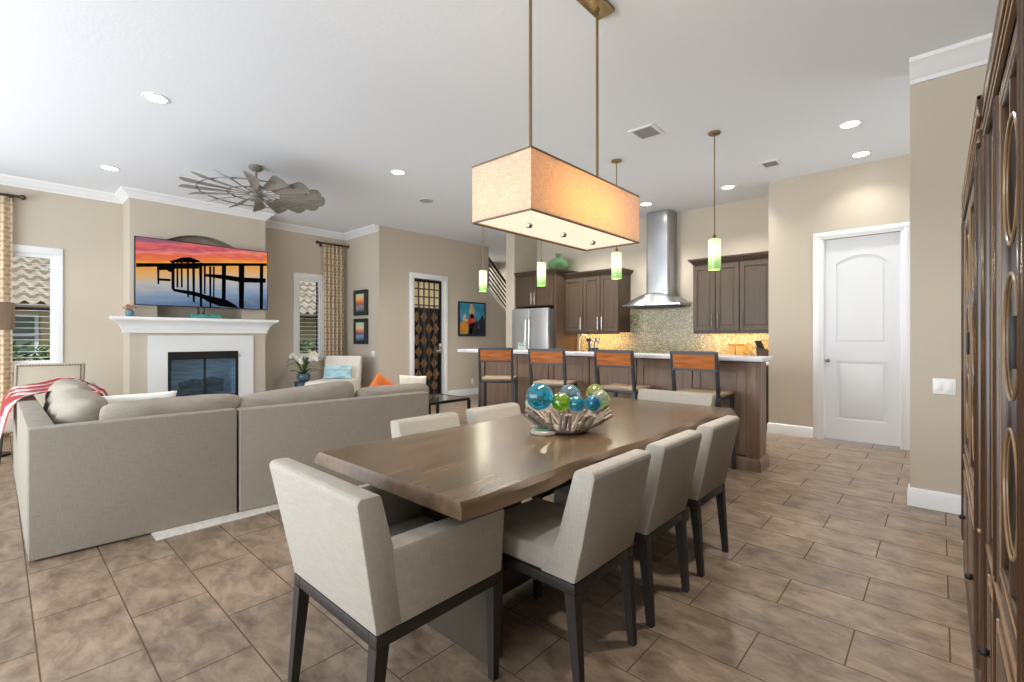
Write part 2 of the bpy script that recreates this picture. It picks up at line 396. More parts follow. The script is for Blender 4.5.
# ------------------------------------------------------------------ windows with plantation shutters
m_wblack = M('window_black_frame', (24, 24, 26), .5)
for i, (a, b) in enumerate(WIN):
    root = struct('window_%d' % (i+1), B().box(XL, XL+.022, a-.085, b+.09, WZ[1], WZ[1]+.095, .004).box(XL, XL+.022, a-.085, a, WZ[0], WZ[1], .004).box(XL, XL+.022, b, b+.09, WZ[0], WZ[1], .004)
                  .box(XL, XL+.05, a-.085, b+.09, WZ[0]-.035, WZ[0], .006).box(XL, XL+.018, a-.085, b+.09, WZ[0]-.09, WZ[0]-.035, .004), m_white)
    f = B()
    fr = .035
    f.box(XL-.05, XL-.005, a, a+fr, *WZ).box(XL-.05, XL-.005, b-fr, b, *WZ).box(XL-.05, XL-.005, a+fr, b-fr, WZ[1]-.05, WZ[1]).box(XL-.05, XL-.005, a+fr, b-fr, WZ[0], WZ[0]+.06)
    obj('shutter_frame', f, m_white, root)
    lo = B(); z = WZ[0]+.10
    while z < WZ[1]-.06:
        lo.box(-.036, .036, a+fr, b-fr, -.0035, .0035, .002, 1, Matrix.Translation((XL-.03, 0, z)) @ Matrix.Rotation(.04, 4, 'Y')); z += .078
    plabel(obj('shutter_louvers', lo, m_white, root), 'white horizontal shutter louvers tilted open')
    s = B(); s.box(XL-.15, XL-.11, a, b, 1.63, 1.675).box(XL-.15, XL-.11, a, a+.02, *WZ).box(XL-.15, XL-.11, b-.02, b, *WZ).box(XL-.15, XL-.11, a, b, *(WZ[0], WZ[0]+.03)).box(XL-.15, XL-.11, a, b, WZ[1]-.03, WZ[1])
    plabel(obj('sash', s, m_wblack, root), 'dark window sash with meeting rail')
    mg = bpy.data.materials.get('window_glass') or M('window_glass', (245, 250, 250), 0, trans=1, ior=1.01)
    obj('pane', B().box(XL-.132, XL-.128, a+.02, b-.02, WZ[0]+.03, WZ[1]-.03), mg, root)

# ------------------------------------------------------------------ outside: neighbouring house, hedge, lawn
m_stucco = M('yellow_stucco', (214, 196, 150), .9)
m_tile = M('roof_tile', (196, 180, 156), .8, noise=(3, .2))
nh = thing('neighbour_house', 'yellow stucco house with a wavy tile roof outside the shuttered windows', 'house', (-13.2, 2.5, 0))
obj('wall', B().box(-6, 0, -9, 9, -.3, 2.05), m_stucco, nh)
rf = B(); t = bmesh.new(); G = []
ny, nr = 300, 10
for k in range(nr):
    for (dx, dz) in ((0, .0), (.40, .0)):
        xx = .55-k*.36-(dx*.9); zz = 1.92+k*.20+dx*.30-dz
        G.append([t.verts.new((xx, -6.2+12.4*j/ny, zz+.045*math.sin(j*PI*2/ (ny/56)))) for j in range(ny+1)])
for a, b in zip(G, G[1:]):
    for j in range(ny):
        f_ = t.faces.new([a[j], a[j+1], b[j+1], b[j]]); f_.material_index = G.index(a) % 2
rf.add(t); plabel(obj('roof', rf, [m_tile, M('shaded_tile_butt', (150, 136, 116), .9)], nh, 60), 'pale barrel tile roof')  # darker riser faces paint shade into the gaps between tile rows
obj('fascia', B().box(.5, .56, -9, 9, 1.78, 1.9), M('fascia_paint', (120, 104, 84), .7), nh)
for y in (-2.55, .95, 5.9):
    wf = B().box(.0, .05, y-.6, y+.6, .9, 1.72)
    w_ = obj('window', wf, m_white, nh)
    pn = B()
    for i in range(3):
        for j in range(2): pn.box(.045, .06, y-.54+i*.37, y-.2+i*.37, .95+j*.38, 1.29+j*.38)
    obj('pane', pn, M('house_pane', (120, 130, 120), .1), w_)
m_leaf = M('hedge_leaf', (70, 96, 44), .7, noise=(14, .5))
for i, (yy, nm) in enumerate(((.4, 'clipped green shrub outside the left shuttered window'), (5.3, 'dark green shrub outside the window beside the curtain'))):
    sh = thing('shrub', nm, 'shrub', (-11.9, yy, 0))
    b = B(); t = bmesh.new(); rr = random.Random(i)
    for _ in range(1500):
        c = Vector((rr.gauss(0, .22), rr.uniform(-1.3, 1.3), rr.uniform(.1, 1.15))); d = Vector((rr.uniform(-1, 1), rr.uniform(-1, 1), rr.uniform(-.3, 1))).normalized()*.09
        e = d.cross(Vector((rr.random(), rr.random(), rr.random()))).normalized()*.035
        t.faces.new([t.verts.new(c-d), t.verts.new(c+e), t.verts.new(c+d), t.verts.new(c-e)])
    obj('foliage', b.add(t), m_leaf, sh)
    for k in range(7): obj('stem', B().tube([(0, -1.2+.4*k, -.1), (.05, -1.15+.4*k, .5)], .02, 6), m_rod, sh)
struct('lawn', B().box(-24, -9.1, -12, 14, -.4, -.12), M('lawn_grass', (96, 112, 60), .9, noise=(20, .3)))
struct('patio', B().box(-9.3, 3, -9, -3.3, -.25, -.12), M('patio_paver', (180, 172, 160), .9))

# ------------------------------------------------------------------ doors
d1 = struct('door_1', B().box(-1.07, -.33, YD+.06, YD+.10, .02, 2.485), m_door)
# raised two-panel face with arched upper panel
fr = B(); x0, x1 = -1.07, -.33; px0, px1 = x0+.125, x1-.125; yf, yb = YD+.045, YD+.06
fr.box(x0, px0, yf, yb, .02, 2.485).box(px1, x1, yf, yb, .02, 2.485).box(px0, px1, yf, yb, .02, .27).box(px0, px1, yf, yb, .98, 1.2)
ar = [(px0+(px1-px0)*k/16, 2.17+.10*math.sin(PI*k/16)**.8) for k in range(17)]
for (a, za), (b, zb) in zip(ar, ar[1:]): fr.prism([(a, za), (b, zb), (b, 2.485), (a, 2.485)], 'y', yf, yb)
obj('stile_frame', fr, m_door, d1)
pn = B(); pn.box(px0+.035, px1-.035, yf+.004, yb, .305, .945, .006)
pts = [(px0+.035, 1.235), (px1-.035, 1.235)] + [(px1-.035-(px1-px0-.07)*k/14, 2.13+.095*math.sin(PI*k/14)**.8) for k in range(15)]
pn.prism(pts, 'y', yf+.004, yb)
obj('raised_panel', pn, m_door, d1)
kb = B().lathe([(.001, 0), (.024, 0), (.024, .006), (.008, .01), (.008, .03), (.02, .036), (.022, .046), (.001, .054)], 16)
k_ = obj('door_handle', kb, m_nickel, d1); k_.location = (-1.035, yf, .985); k_.rotation_euler = (PI/2, 0, 0)
tr = B()
for (a, b) in ((-1.18, -1.072), (-.328, -.235)): tr.box(a, b, YD-.022, YD, 0, 2.485, .003).box(a+.03, b-.03, YD-.032, YD-.02, 0, 2.515, .003)
tr.box(-1.18, -.235, YD-.022, YD, 2.485, 2.575, .005).box(-1.15, -.265, YD-.032, YD-.02, 2.515, 2.55, .004)
tr.box(-1.075, -1.065, YD, YD+.11, 0, 2.485).box(-.335, -.325, YD, YD+.11, 0, 2.485)
struct('trim_4', tr, m_white)
# iron wine door
m_litbeige = M('lit_beige_pane', (244, 226, 186), .3)  # opaque pale beige paints in the lit wall behind the transom
m_grille = M('bronze_grille', (84, 74, 64), .45, .3)
d2 = struct('door_2', B().box(XW-.11, XW-.065, 5.535, 5.58, .01, 2.435).box(XW-.11, XW-.065, 6.235, 6.28, .01, 2.435).box(XW-.11, XW-.065, 5.58, 6.235, 2.39, 2.435).box(XW-.11, XW-.065, 5.58, 6.235, .01, .08), m_black)
g = B(); gx = XW-.088
ys = [5.58+.655*k/5 for k in range(6)]
for y in ys[1:-1]: g.bar((gx, y, .08), (gx, y, 2.39), .02)
for z in (1.92, 2.09, 2.25): g.bar((gx, 5.58, z), (gx, 6.235, z), .022, .022)
g.bar((gx, 5.58, 1.86), (gx, 6.235, 1.86), .02)
obj('grille', g, m_grille, d2)
m_dia = M('bronze_plate', (124, 92, 58), .5, .2)
dm = B()
for k in range(7):
    for j in range(3):
        yc = ys[0]+.131*(j*2)+(0.131 if k % 2 else 0) + .0
        if yc > 6.24: continue
        zc = 1.68-k*.235
        if zc < .12: continue
        yc = min(max(yc, 5.66), 6.15)
        dm.prism([(yc-.085, zc), (yc, zc+.12), (yc+.085, zc), (yc, zc-.12)], 'x', gx-.008, gx+.002)
plabel(obj('diamond_plates', dm, m_dia, d2), 'bronze brown diamond plates')
obj('transom_pane', B().box(gx-.018, gx-.012, 5.58, 6.235, 1.86, 2.39), m_litbeige, d2)
obj('pane', B().box(gx-.018, gx-.012, 5.58, 6.235, .08, 1.86), m_glassd, d2)  # opaque dark sheet paints in the shade of the closet behind
m_chrome = M('bright_chrome', (236, 236, 238), .2, .6)
h = B().bar((XW-.06, 6.23, .95), (XW-.06, 6.23, 1.14), .045, .014).tube([(XW-.055, 6.23, .99), (XW-.0, 6.23, .99), (XW-.0, 6.10, .985)], .014).sphere((XW-.045, 6.23, 1.1), .036, 12)
plabel(obj('door_handle', h, m_chrome, d2), 'bright nickel lever and deadbolt')
tr = B()
for (a, b) in ((5.425, 5.532), (6.282, 6.39)): tr.box(XW, XW+.022, a, b, 0, 2.44, .003).box(XW+.02, XW+.03, a+.03, b-.03, 0, 2.47, .003)
tr.box(XW, XW+.022, 5.425, 6.39, 2.44, 2.545, .005).box(XW-.12, XW, 5.524, 5.534, 0, 2.445).box(XW-.12, XW, 6.281, 6.291, 0, 2.445)
struct('trim_5', tr, m_white)

# ------------------------------------------------------------------ stair railing
sr = thing('stair_railing', 'black metal stair railing with slanted parallel bars on the sloped wall', 'railing', (XW-.08, 7.66, 2.3))
b = B().bar((0, 0, 0), (0, 0, .83), .045); obj('post', b, m_black, sr)
obj('handrail', B().bar((0, 0, .82), (0, 1.7, .82-.878*1.7), .05, .03), m_black, sr)
for k in range(6):
    z = .12+k*.115; obj('rail', B().bar((0, 0, z), (0, 1.7, z-.878*1.7), .022), m_black, sr)
obj('post', B().bar((0, 1.7, -1.45), (0, 1.7, -.65), .045), m_black, sr)

# ------------------------------------------------------------------ ceiling fittings
m_led = M('led_disc', (255, 252, 244), .5, emit=((255, 247, 232), 14))
spots = [(-5.006, .923, 'recessed ceiling light left of centre, first one in from the camera'), (-7.498, .927, 'recessed ceiling light above the left living room wall, near the fireplace'),
         (-5.015, 3.38, 'recessed ceiling light to the right of the windmill ceiling fan'), (-.645, 5.571, 'upper of two recessed ceiling lights near the white door'),
         (-.659, 6.57, 'lower of two recessed ceiling lights, closest above the white door'), (-2.159, 6.783, 'recessed kitchen ceiling light beside the rightmost green pendant rod'),
         (-3.377, 6.793, 'recessed kitchen ceiling light beside the range hood chimney'),
         (-4.7, 6.793, 'added kitchen fill light in a recessed fixture, hidden behind the burlap pendant'), (-.25, 2.9, 'added floor fill light in a recessed fixture, out of view between the linear pendant and the hutch'),
         (-5.0, 5.4, 'added walkway fill light in a recessed fixture, hidden behind the burlap pendant')]  # closing entries are unseen fixtures added to brighten kitchen, right floor and wine wall
rl = None
for x, y, lab in spots:
    walk = abs(y-5.4) < .01
    if rl is None:
        rl = thing('recessed_light', lab, 'ceiling light', (x, y, CZ), 0, 'recessed ceiling lights')
        obj('trim_ring', B().lathe([(.078, -.001), (.095, -.001), (.097, -.006), (.08, -.008), (.075, -.004)], 28), m_white, rl)
        obj('lamp_disc', B().lathe([(.001, -.0035), (.077, -.0035), (.077, -.001), (.001, -.001)], 28), m_led, rl)
    else: dup(rl, lab, (x, y, CZ), 0)
    light('recessed_spot', 'SPOT', (x, y, CZ-.02), 330 if walk else (42 if x > -1 else 200) if y > 5 else (200 if x > -1 else (130 if y > 2 else 65)), (1, .96, .90), spot_size=2.75 if walk else 2.2, spot_blend=.9, shadow_soft_size=.07)
def vent(x0, x1, y0, y1, lab, slats, rz):
    cx, cy = (x0+x1)/2, (y0+y1)/2; w, d = (x1-x0)/2, (y1-y0)/2
    v = thing('ceiling_vent', lab, 'air vent', (cx, cy, CZ), rz, 'ceiling air vents')
    f = B().box(-w, w, -d, -d+.035, -.012, 0, .003).box(-w, w, d-.035, d, -.012, 0, .003).box(-w, -w+.035, -d+.035, d-.035, -.012, 0, .003).box(w-.035, w, -d+.035, d-.035, -.012, 0, .003)
    obj('frame', f, m_white, v)
    g = B(); k = -d+.045
    while k < d-.04: g.box(-w+.035, w-.035, k, k+.008, -.009, -.002); k += slats
    plabel(obj('grille', g, M('vent_grey', (150, 150, 150), .6), v), 'grey slatted grille')
    obj('backing', B().box(-w+.03, w-.03, -d+.03, d-.03, -.002, -.0005), M('vent_dark', (92, 92, 94), .8), v)
vent(-2.32, -2.05, 4.26, 4.56, 'square return air vent on the ceiling beside the linear pendant lamp', .014, 0)
vent(-1.60, -1.38, 6.08, 6.34, 'small white slatted ceiling vent near the pantry wall corner', .03, 0)
sp_ = thing('ceiling_speaker', 'round grey flush ceiling speaker between the fan and the linear pendant', 'speaker', (-5.75, 4.38, CZ))
obj('rim', B().lathe([(.105, -.001), (.12, -.001), (.12, -.006), (.105, -.008)], 28), m_white, sp_)
obj('grille', B().lathe([(.001, -.005), (.106, -.005), (.106, -.001), (.001, -.001)], 28), M('speaker_mesh', (170, 170, 170), .8), sp_)

# ------------------------------------------------------------------ windmill ceiling fan
m_fan = M('galvanised_grey', (140, 137, 130), .42, .3, noise=(6, .15))
fan = thing('ceiling_fan', 'grey windmill style ceiling fan with many broad metal blades', 'ceiling fan', (-6.12, 2.11, CZ))
obj('canopy', B().lathe([(.001, 0), (.08, 0), (.085, -.02), (.06, -.05), (.02, -.06), (.001, -.06)], 24), m_fan, fan)
obj('downrod', B().tube([(0, 0, -.05), (0, 0, -.27)], .014, 10), m_fan, fan)
obj('motor', B().lathe([(.001, -.22), (.05, -.22), (.07, -.24), (.075, -.36), (.05, -.39), (.09, -.395), (.09, -.41), (.03, -.425), (.001, -.425)], 24), m_fan, fan)
FZ = -.34
obj('ring', B().torus((0, 0, FZ), .30, .008, 'z', 36).torus((0, 0, FZ), .60, .008, 'z', 48), m_fan, fan)
NB = 16
for k in range(NB):
    a = 2*PI*k/NB
    m = Matrix.Rotation(a, 4, 'Z') @ Matrix.Translation((0, 0, FZ)) @ Matrix.Rotation(math.radians(-27), 4, 'X')
    t = bmesh.new(); out = [(.27, -.035), (.5, -.062), (.72, -.09), (.76, -.075), (.775, -.03), (.775, .03), (.76, .075), (.72, .09), (.5, .062), (.27, .035)]
    A = [t.verts.new((x, y, .004+.35*y*y)) for x, y in out]; Bq = [t.verts.new((x, y, -.004+.35*y*y)) for x, y in out]
    t.faces.new(A); t.faces.new(Bq[::-1])
    for i in range(len(out)): j = (i+1) % len(out); t.faces.new([A[i], Bq[i], Bq[j], A[j]])
    obj('blade', B().add(t, m), m_fan, fan)
    obj('spoke', B().bar((.07*math.cos(a), .07*math.sin(a), FZ), (.42*math.cos(a), .42*math.sin(a), FZ), .018, .006), m_fan, fan)

# ------------------------------------------------------------------ fireplace
m_srd = M('white_painted_surround', (224, 225, 226), .5)
fp = thing('fireplace', 'white fireplace surround with moulded mantel shelf and black glass firebox', 'fireplace', (XC, 2.14, 0))
sd = B(); X0 = 0; 
sd.box(.0, .03, -.69, -.46, 0, 1.30).box(.0, .03, .475, .70, 0, 1.30).box(.0, .03, -.46, .475, 1.055, 1.30)
obj('surround', sd, m_srd, fp)
def ring(z, p): y0, y1 = -.925, .855; return [(0.001, y0-p, z), (.0+p, y0-p, z), (p, y1+p, z), (.001, y1+p, z)]
mt = B().loft([ring(1.335, .05), ring(1.35, .055), ring(1.385, .055), ring(1.39, .068), ring(1.40, .07), ring(1.42, .073), ring(1.46, .09), ring(1.49, .12), ring(1.505, .15), ring(1.51, .16), ring(1.52, .165), ring(1.522, .185), ring(1.558, .185)])
obj('mantel_shelf', mt, m_white, fp, 25)
fb = B(); y0, y1 = -.455, .47
fb.box(-.02, .04, y0, y1, .95, 1.055).box(-.02, .04, y0, y0+.02, .28, .95).box(-.02, .04, y1-.02, y1, .28, .95).box(-.02, .035, y0, y1, .28, .36)
obj('firebox_frame', fb, m_black, fp)
m_brick = M('firebox_liner', (190, 200, 208), .8, noise=((4, 4, 30), .25))  # pale blue-grey liner colour paints in window reflections on the firebox glass
obj('firebox_liner', B().box(-.44, -.42, y0+.02, y1-.02, .28, 1.05).box(-.44, -.0, y0-.0, y0+.018, .28, 1.05).box(-.44, -.0, y1-.018, y1, .28, 1.05).box(-.44, 0, y0, y1, .275, .285), m_brick, fp)
m_log = M('ceramic_log', (70, 66, 64), .9, noise=(12, .5), bump=(20, .5, .02))
for i, (ya, yb, z, x) in enumerate(((-.32, .2, .42, -.2), (-.15, .34, .44, -.28), (-.25, .1, .53, -.24), (.0, .33, .55, -.2))):
    obj('log', B().tube([(x, ya, z), (x-.02, (ya+yb)/2, z+.03), (x+.03, yb, z+.01)], [.055, .065, .05], 9), m_log, fp)
m_fglass = thin('firebox_glass', (170, 205, 230), .4, .12)
for ya, yb in ((y0+.02, .01), (.01, y1-.02)):
    g_ = obj('glass_door', B().box(.012, .018, ya+.012, yb-.012, .37, .94), m_fglass, fp)
    e = B().box(.008, .03, ya, ya+.012, .36, .95).box(.008, .03, yb-.012, yb, .36, .95).box(.008, .03, ya, yb, .36, .372).box(.008, .03, ya, yb, .938, .95)
    obj('door_edge', e, m_black, g_)
obj('damper_handle', B().tube([(.04, .46, .98), (.06, .46, .98), (.06, .50, .98)], .008, 6), m_nickel, fp)
obj('hearth', B().box(0, .35, -.7, .7, 0, .03, .006), m_srd, fp)

# ------------------------------------------------------------------ television showing a sunset pier
TX = -8.2
tv = thing('television', 'large flat television showing a wooden pier at sunset above the mantel', 'television', (TX, 2.14, 1.72))
ty0, ty1, tz1 = -.867, .872, .957
obj('housing', B().box(-.05, -.008, ty0, ty1, 0, tz1, .006), m_black, tv)
m_scr = bpy.data.materials.new('screen_sunset'); m_scr.use_nodes = True; n, l, p = nodes(m_scr)
t = n.new('ShaderNodeTexCoord'); sp = n.new('ShaderNodeSeparateXYZ'); l.new(t.outputs['Object'], sp.inputs[0])
# the picture's horizon climbs to the right across the screen
ma = n.new('ShaderNodeMath'); ma.operation = 'MULTIPLY_ADD'; ma.inputs[1].default_value = -.122; l.new(sp.outputs[1], ma.inputs[0]); l.new(sp.outputs[2], ma.inputs[2])
nz = n.new('ShaderNodeTexNoise'); mp = n.new('ShaderNodeMapping'); mp.inputs['Scale'].default_value = (1, 2.2, 12); l.new(t.outputs['Object'], mp.inputs[0]); l.new(mp.outputs[0], nz.inputs[0]); nz.inputs['Scale'].default_value = 1.6; nz.inputs['Detail'].default_value = 5
m2 = n.new('ShaderNodeMath'); m2.operation = 'MULTIPLY_ADD'; m2.inputs[1].default_value = .22; m2.inputs[2].default_value = -.11; l.new(nz.outputs[0], m2.inputs[0])
m3 = n.new('ShaderNodeMath'); m3.operation = 'ADD'; l.new(ma.outputs[0], m3.inputs[0]); l.new(m2.outputs[0], m3.inputs[1])
r = n.new('ShaderNodeValToRGB'); l.new(m3.outputs[0], r.inputs[0])
HZ = .66
stops = [(0, (62, 92, 128)), (.2, (128, 152, 180)), (.38, (190, 186, 182)), (.52, (226, 176, 110)), (.645, (236, 160, 60)), (.665, (250, 178, 60)), (.72, (244, 130, 60)), (.78, (228, 96, 84)), (.83, (246, 140, 120)), (.88, (196, 84, 104)), (.94, (236, 110, 104)), (1, (150, 96, 124))]
for i, (q, c) in enumerate(stops):
    e = r.color_ramp.elements[i] if i < 2 else r.color_ramp.elements.new(q)
    e.position = q; e.color = (*lin(c), 1)
l.new(r.outputs[0], p.inputs['Emission Color']); p.inputs['Emission Strength'].default_value = .85
p.inputs['Base Color'].default_value = (0, 0, 0, 1); p.inputs['Roughness'].default_value = .25
obj('screen', B().box(-.008, -.004, ty0+.012, ty1-.012, .012, tz1-.012), m_scr, tv)
m_sil = M('screen_silhouette', (8, 8, 10), .9, spec=0)
sl = B()
PIER = [
[(-0.85, 0.578), (-0.592, 0.606), (-0.077, 0.67), (0.853, 0.771), (0.853, 0.727), (0.301, 0.666), (-0.446, 0.573), (-0.85, 0.524)] ,
[(-0.473, 0.647), (-0.313, 0.723), (-0.216, 0.737), (-0.077, 0.694), (-0.117, 0.67), (-0.446, 0.632)] ,
[(-0.446, 0.632), (-0.408, 0.636), (-0.408, 0.229), (-0.446, 0.26)] ,
[(-0.386, 0.639), (-0.363, 0.642), (-0.363, 0.277), (-0.386, 0.276)] ,
[(-0.336, 0.645), (-0.313, 0.648), (-0.309, 0.282), (-0.332, 0.28)] ,
[(-0.259, 0.654), (-0.232, 0.657), (-0.232, 0.137), (-0.255, 0.148)] ,
[(-0.193, 0.662), (-0.157, 0.666), (-0.157, 0.061), (-0.185, 0.082)] ,
[(-0.107, 0.672), (-0.063, 0.677), (-0.063, 0.012), (-0.093, 0.01)] ,
[(-0.446, 0.582), (-0.107, 0.62), (-0.107, 0.578), (-0.446, 0.542)] ,
[(-0.045, 0.627), (-0.016, 0.63), (-0.02, 0.21), (-0.041, 0.208)] ,
[(0.025, 0.628), (0.056, 0.631), (0.056, 0.012), (0.033, 0.011)] ,
[(0.077, 0.633), (0.102, 0.636), (0.098, 0.146), (0.079, 0.145)] ,
[(0.197, 0.654), (0.257, 0.661), (0.249, 0.034), (0.197, 0.031)] ,
[(0.433, 0.698), (0.517, 0.707), (0.508, 0.001), (0.438, -0.002)] ,
[(0.745, 0.733), (0.8, 0.739), (0.793, 0.003), (0.745, 0.001)] ,
[(-0.036, 0.51), (0.214, 0.52), (0.478, 0.504), (0.841, 0.52), (0.834, 0.447), (0.478, 0.422), (0.193, 0.453), (-0.036, 0.472)] ,
[(-0.446, 0.26), (-0.177, 0.234), (0.004, 0.188), (0.257, 0.136), (0.389, 0.06), (0.433, 0.005), (0.171, 0.03), (0.004, 0.093), (-0.077, 0.147), (-0.275, 0.192), (-0.418, 0.217)] ,
[(-0.616, 0.579), (-0.589, 0.582), (-0.589, 0.309), (-0.61, 0.307)] ,
[(-0.616, 0.563), (-0.446, 0.573), (-0.446, 0.497), (-0.473, 0.494), (-0.501, 0.518), (-0.616, 0.501)] ,
[(-0.601, 0.392), (-0.455, 0.394), (-0.455, 0.36), (-0.601, 0.357)] ,]
for k, po in enumerate(PIER): sl.prism([(min(max(y, ty0+.013), ty1-.013), min(max(z, .013), tz1-.013)) for y, z in po], 'x', -.004, -.003+.00004*k)
plabel(obj('pier_picture', sl, m_sil, tv), 'black pier silhouette in the picture')
obj('wall_bracket', B().box(-.43, -.05, -.12, .12, .3, .6), m_black, tv)

# on the mantel
mz = 1.558
vs = thing('vase', 'tiny blue vase of dried flowers at the left end of the mantel', 'vase', (-8.28, 1.23, mz))
obj('pot', B().lathe([(.001, 0), (.035, 0), (.052, .03), (.05, .075), (.038, .095), (.034, .09), (.044, .07), (.04, .02), (.001, .012)], 18), M('blue_glaze', (92, 124, 136), .3), vs)
fl = B(); rr = random.Random(3)
for _ in range(26):
    a, q = rr.uniform(0, 6.28), rr.uniform(0, .07); c = (q*math.cos(a), q*math.sin(a), .11+rr.uniform(-.01, .05)); fl.sphere(c, .013, 6)
plabel(obj('flowers', fl, M('dried_flower', (158, 110, 84), .8, noise=(40, .4)), vs), 'dried brownish pink flowers')
sb = thing('decor_box', 'low teal decorative box on the mantel under the television', 'box', (-8.28, 2.14, mz))
obj('box_body', B().box(-.06, .06, -.2, .2, 0, .065, .006), M('teal_glaze', (64, 130, 124), .35, noise=(18, .5)), sb)
ts = thing('stand_legs', 'pair of slim dark upright stand legs on the teal mantel box', 'stand', (-8.28, 2.08, mz+.065))  # dark stand legs at the teal box, modelled as turned columns
for q in (-.035, .035): obj('column', B().lathe([(.001, 0), (.024, 0), (.02, .012), (.014, .03), (.014, .085), (.02, .1), (.001, .1)], 12, (0, q, 0)), m_rod, ts)

# ------------------------------------------------------------------ curtains and rods
m_cur = bpy.data.materials.new('lattice_curtain'); m_cur.use_nodes = True; n, l, p = nodes(m_cur)
t = n.new('ShaderNodeTexCoord'); sp = n.new('ShaderNodeSeparateXYZ'); cbn = n.new('ShaderNodeCombineXYZ'); l.new(t.outputs['Object'], sp.inputs[0]); l.new(sp.outputs[1], cbn.inputs[0]); l.new(sp.outputs[2], cbn.inputs[1])
br = n.new('ShaderNodeTexBrick'); br.inputs['Scale'].default_value = 1; br.inputs['Brick Width'].default_value = .085; br.inputs['Row Height'].default_value = .06; br.inputs['Mortar Size'].default_value = .015
br.inputs['Color1'].default_value = (*lin((236, 210, 166)), 1); br.inputs['Color2'].default_value = (*lin((230, 212, 180)), 1); br.inputs['Mortar'].default_value = (*lin((250, 242, 226)), 1)
l.new(cbn.outputs[0], br.inputs[0]); l.new(br.outputs[0], p.inputs['Base Color']); p.inputs['Roughness'].default_value = .9
tl = n.new('ShaderNodeBsdfTranslucent'); l.new(br.outputs[0], tl.inputs[0]); ms = n.new('ShaderNodeMixShader'); ms.inputs[0].default_value = .3
l.new(p.outputs[0], ms.inputs[1]); l.new(tl.outputs[0], ms.inputs[2]); l.new(ms.outputs[0], n['Material Output'].inputs[0])
def curtain(y0, y1, lab, rlab, ry0, ry1):
    b = B(); t = bmesh.new(); N = 70; rows = []
    for zi in range(13):
        z = 3.06-(3.05)*zi/12
        amp = .035+.012*zi/12
        rows.append([t.verts.new((-8.78+amp*math.sin(2*PI*5*i/N)+.006*math.sin(zi+i*.3), y0+(y1-y0)*i/N, z)) for i in range(N+1)])
    for a, c in zip(rows, rows[1:]):
        for i in range(N): t.faces.new([a[i], a[i+1], c[i+1], c[i]])
    bmesh.ops.solidify(t, geom=t.faces[:], thickness=.004)
    cu = obj('curtain', b.add(t), m_cur, None, 80); tag(cu, lab, 'curtain')
    ro = thing('curtain_rod', rlab, 'curtain rod', (-8.78, (ry0+ry1)/2, 3.085))
    L = (ry1-ry0)/2
    obj('pole', B().tube([(0, -L, 0), (0, L, 0)], .017, 10), m_rod, ro)
    for s_ in (-1, 1):
        f = B().lathe([(.001, 0), (.02, 0), (.022, .01), (.014, .02), (.03, .035), (.036, .055), (.026, .075), (.001, .085)], 16)
        o = obj('finial', f, m_rod, ro); o.location = (0, s_*L, 0); o.rotation_euler = (-s_*PI/2, 0, 0)
        obj('bracket', B().box(-.085, -.015, s_*(L-.05)-.01, s_*(L-.05)+.01, -.012, .012).box(-.1, -.085, s_*(L-.05)-.02, s_*(L-.05)+.02, -.06, .03), m_rod, ro)
    rings = B()
    for k in range(6): rings.torus((0, y0+(y1-y0)*(k+.5)/6-(ry0+ry1)/2, 0), .024, .003, 'y', 14, 5)
    obj('curtain_rings', rings, m_rod, ro)
curtain(-.42, .13, 'orange cream lattice curtain at the left edge, hanging over the left window', 'dark wooden curtain rod at the left edge with a turned finial', -.55, .17)
curtain(4.245, 4.645, 'orange cream lattice curtain beside the small window in the far corner', 'dark wooden curtain rod in the far corner above the small window', 4.17, 4.70)

# ------------------------------------------------------------------ sofa (two units) and its cushions
so = thing('sofa', 'left corner unit of the grey linen sofa, with a return towards the left window', 'sofa', (-3.79, .115, 0), -.045, 'grey sectional sofa units')
obj('back', B().box(-.12, 0, 0, 1.05, .010, .757, .008, 3), m_sofa, so)
o = obj('side_back', B().box(-2.7, -.119, 0, .12, .010, .752, .008, 3), m_sofa, so); o.rotation_euler = (0, 0, .05)
obj('base', B().box(-1.0, -.125, .13, 1.05, .03, .30, .02), m_sofa, so)
o = obj('base', B().box(-2.69, -1.0, .13, 1.0, .03, .30, .02), m_sofa, so)
obj('seat_cushion', B().box(-.98, -.13, .16, 1.04, .30, .43, .05, 4), m_cush, so)
for k in range(2): obj('seat_cushion', B().box(-1.83-.83*k, -1.0-.83*k, .16, 1.02, .30, .43, .05, 4), m_cush, so)
for x, y in ((-.3, .2), (-.3, .9), (-2.5, .2), (-2.5, .92), (-.9, .9)): obj('foot', B().box(x-.03, x+.03, y-.03, y+.03, 0, .03), m_leg, so)
s2 = thing('sofa', 'right unit of the grey linen sofa, ending beside the black end table', 'sofa', (-3.738, 1.178, 0), -.088, 'grey sectional sofa units')
obj('back', B().box(-.12, 0, 0, 1.60, .012, .752, .010, 3), m_sofa, s2)
obj('base', B().box(-1.0, -.125, 0, 2.02, .03, .30, .02), m_sofa, s2)
for k in range(2): obj('seat_cushion', B().box(-.98, -.13, .01+.83*k, .835+.83*k, .30, .43, .05, 4), m_cush, s2)
obj('seat_cushion', B().box(-.98, -.13, 1.675, 2.01, .30, .43, .05, 4), m_cush, s2)
for x, y in ((-.3, .1), (-.3, 1.5), (-.93, .06), (-.93, 1.92)): obj('foot', B().box(x-.03, x+.03, y-.03, y+.03, 0, .03), m_leg, s2)
def cushion(w, h, t_, loc, rz, tilt, mat, lab, seed, name='sofa_cushion', cat='cushion', group=None, wr=.011, sag=0, **kw):
    b = B().pillow(w, h, t_, TR(0, 0, h/2, 0, tilt), seed=seed, wr=wr, sag=sag, **kw)
    o = obj(name, b, mat, None, 70); o.location = loc; o.rotation_euler = (0, 0, rz); return tag(o, lab, cat, group)
SC = 'grey sofa back cushions'
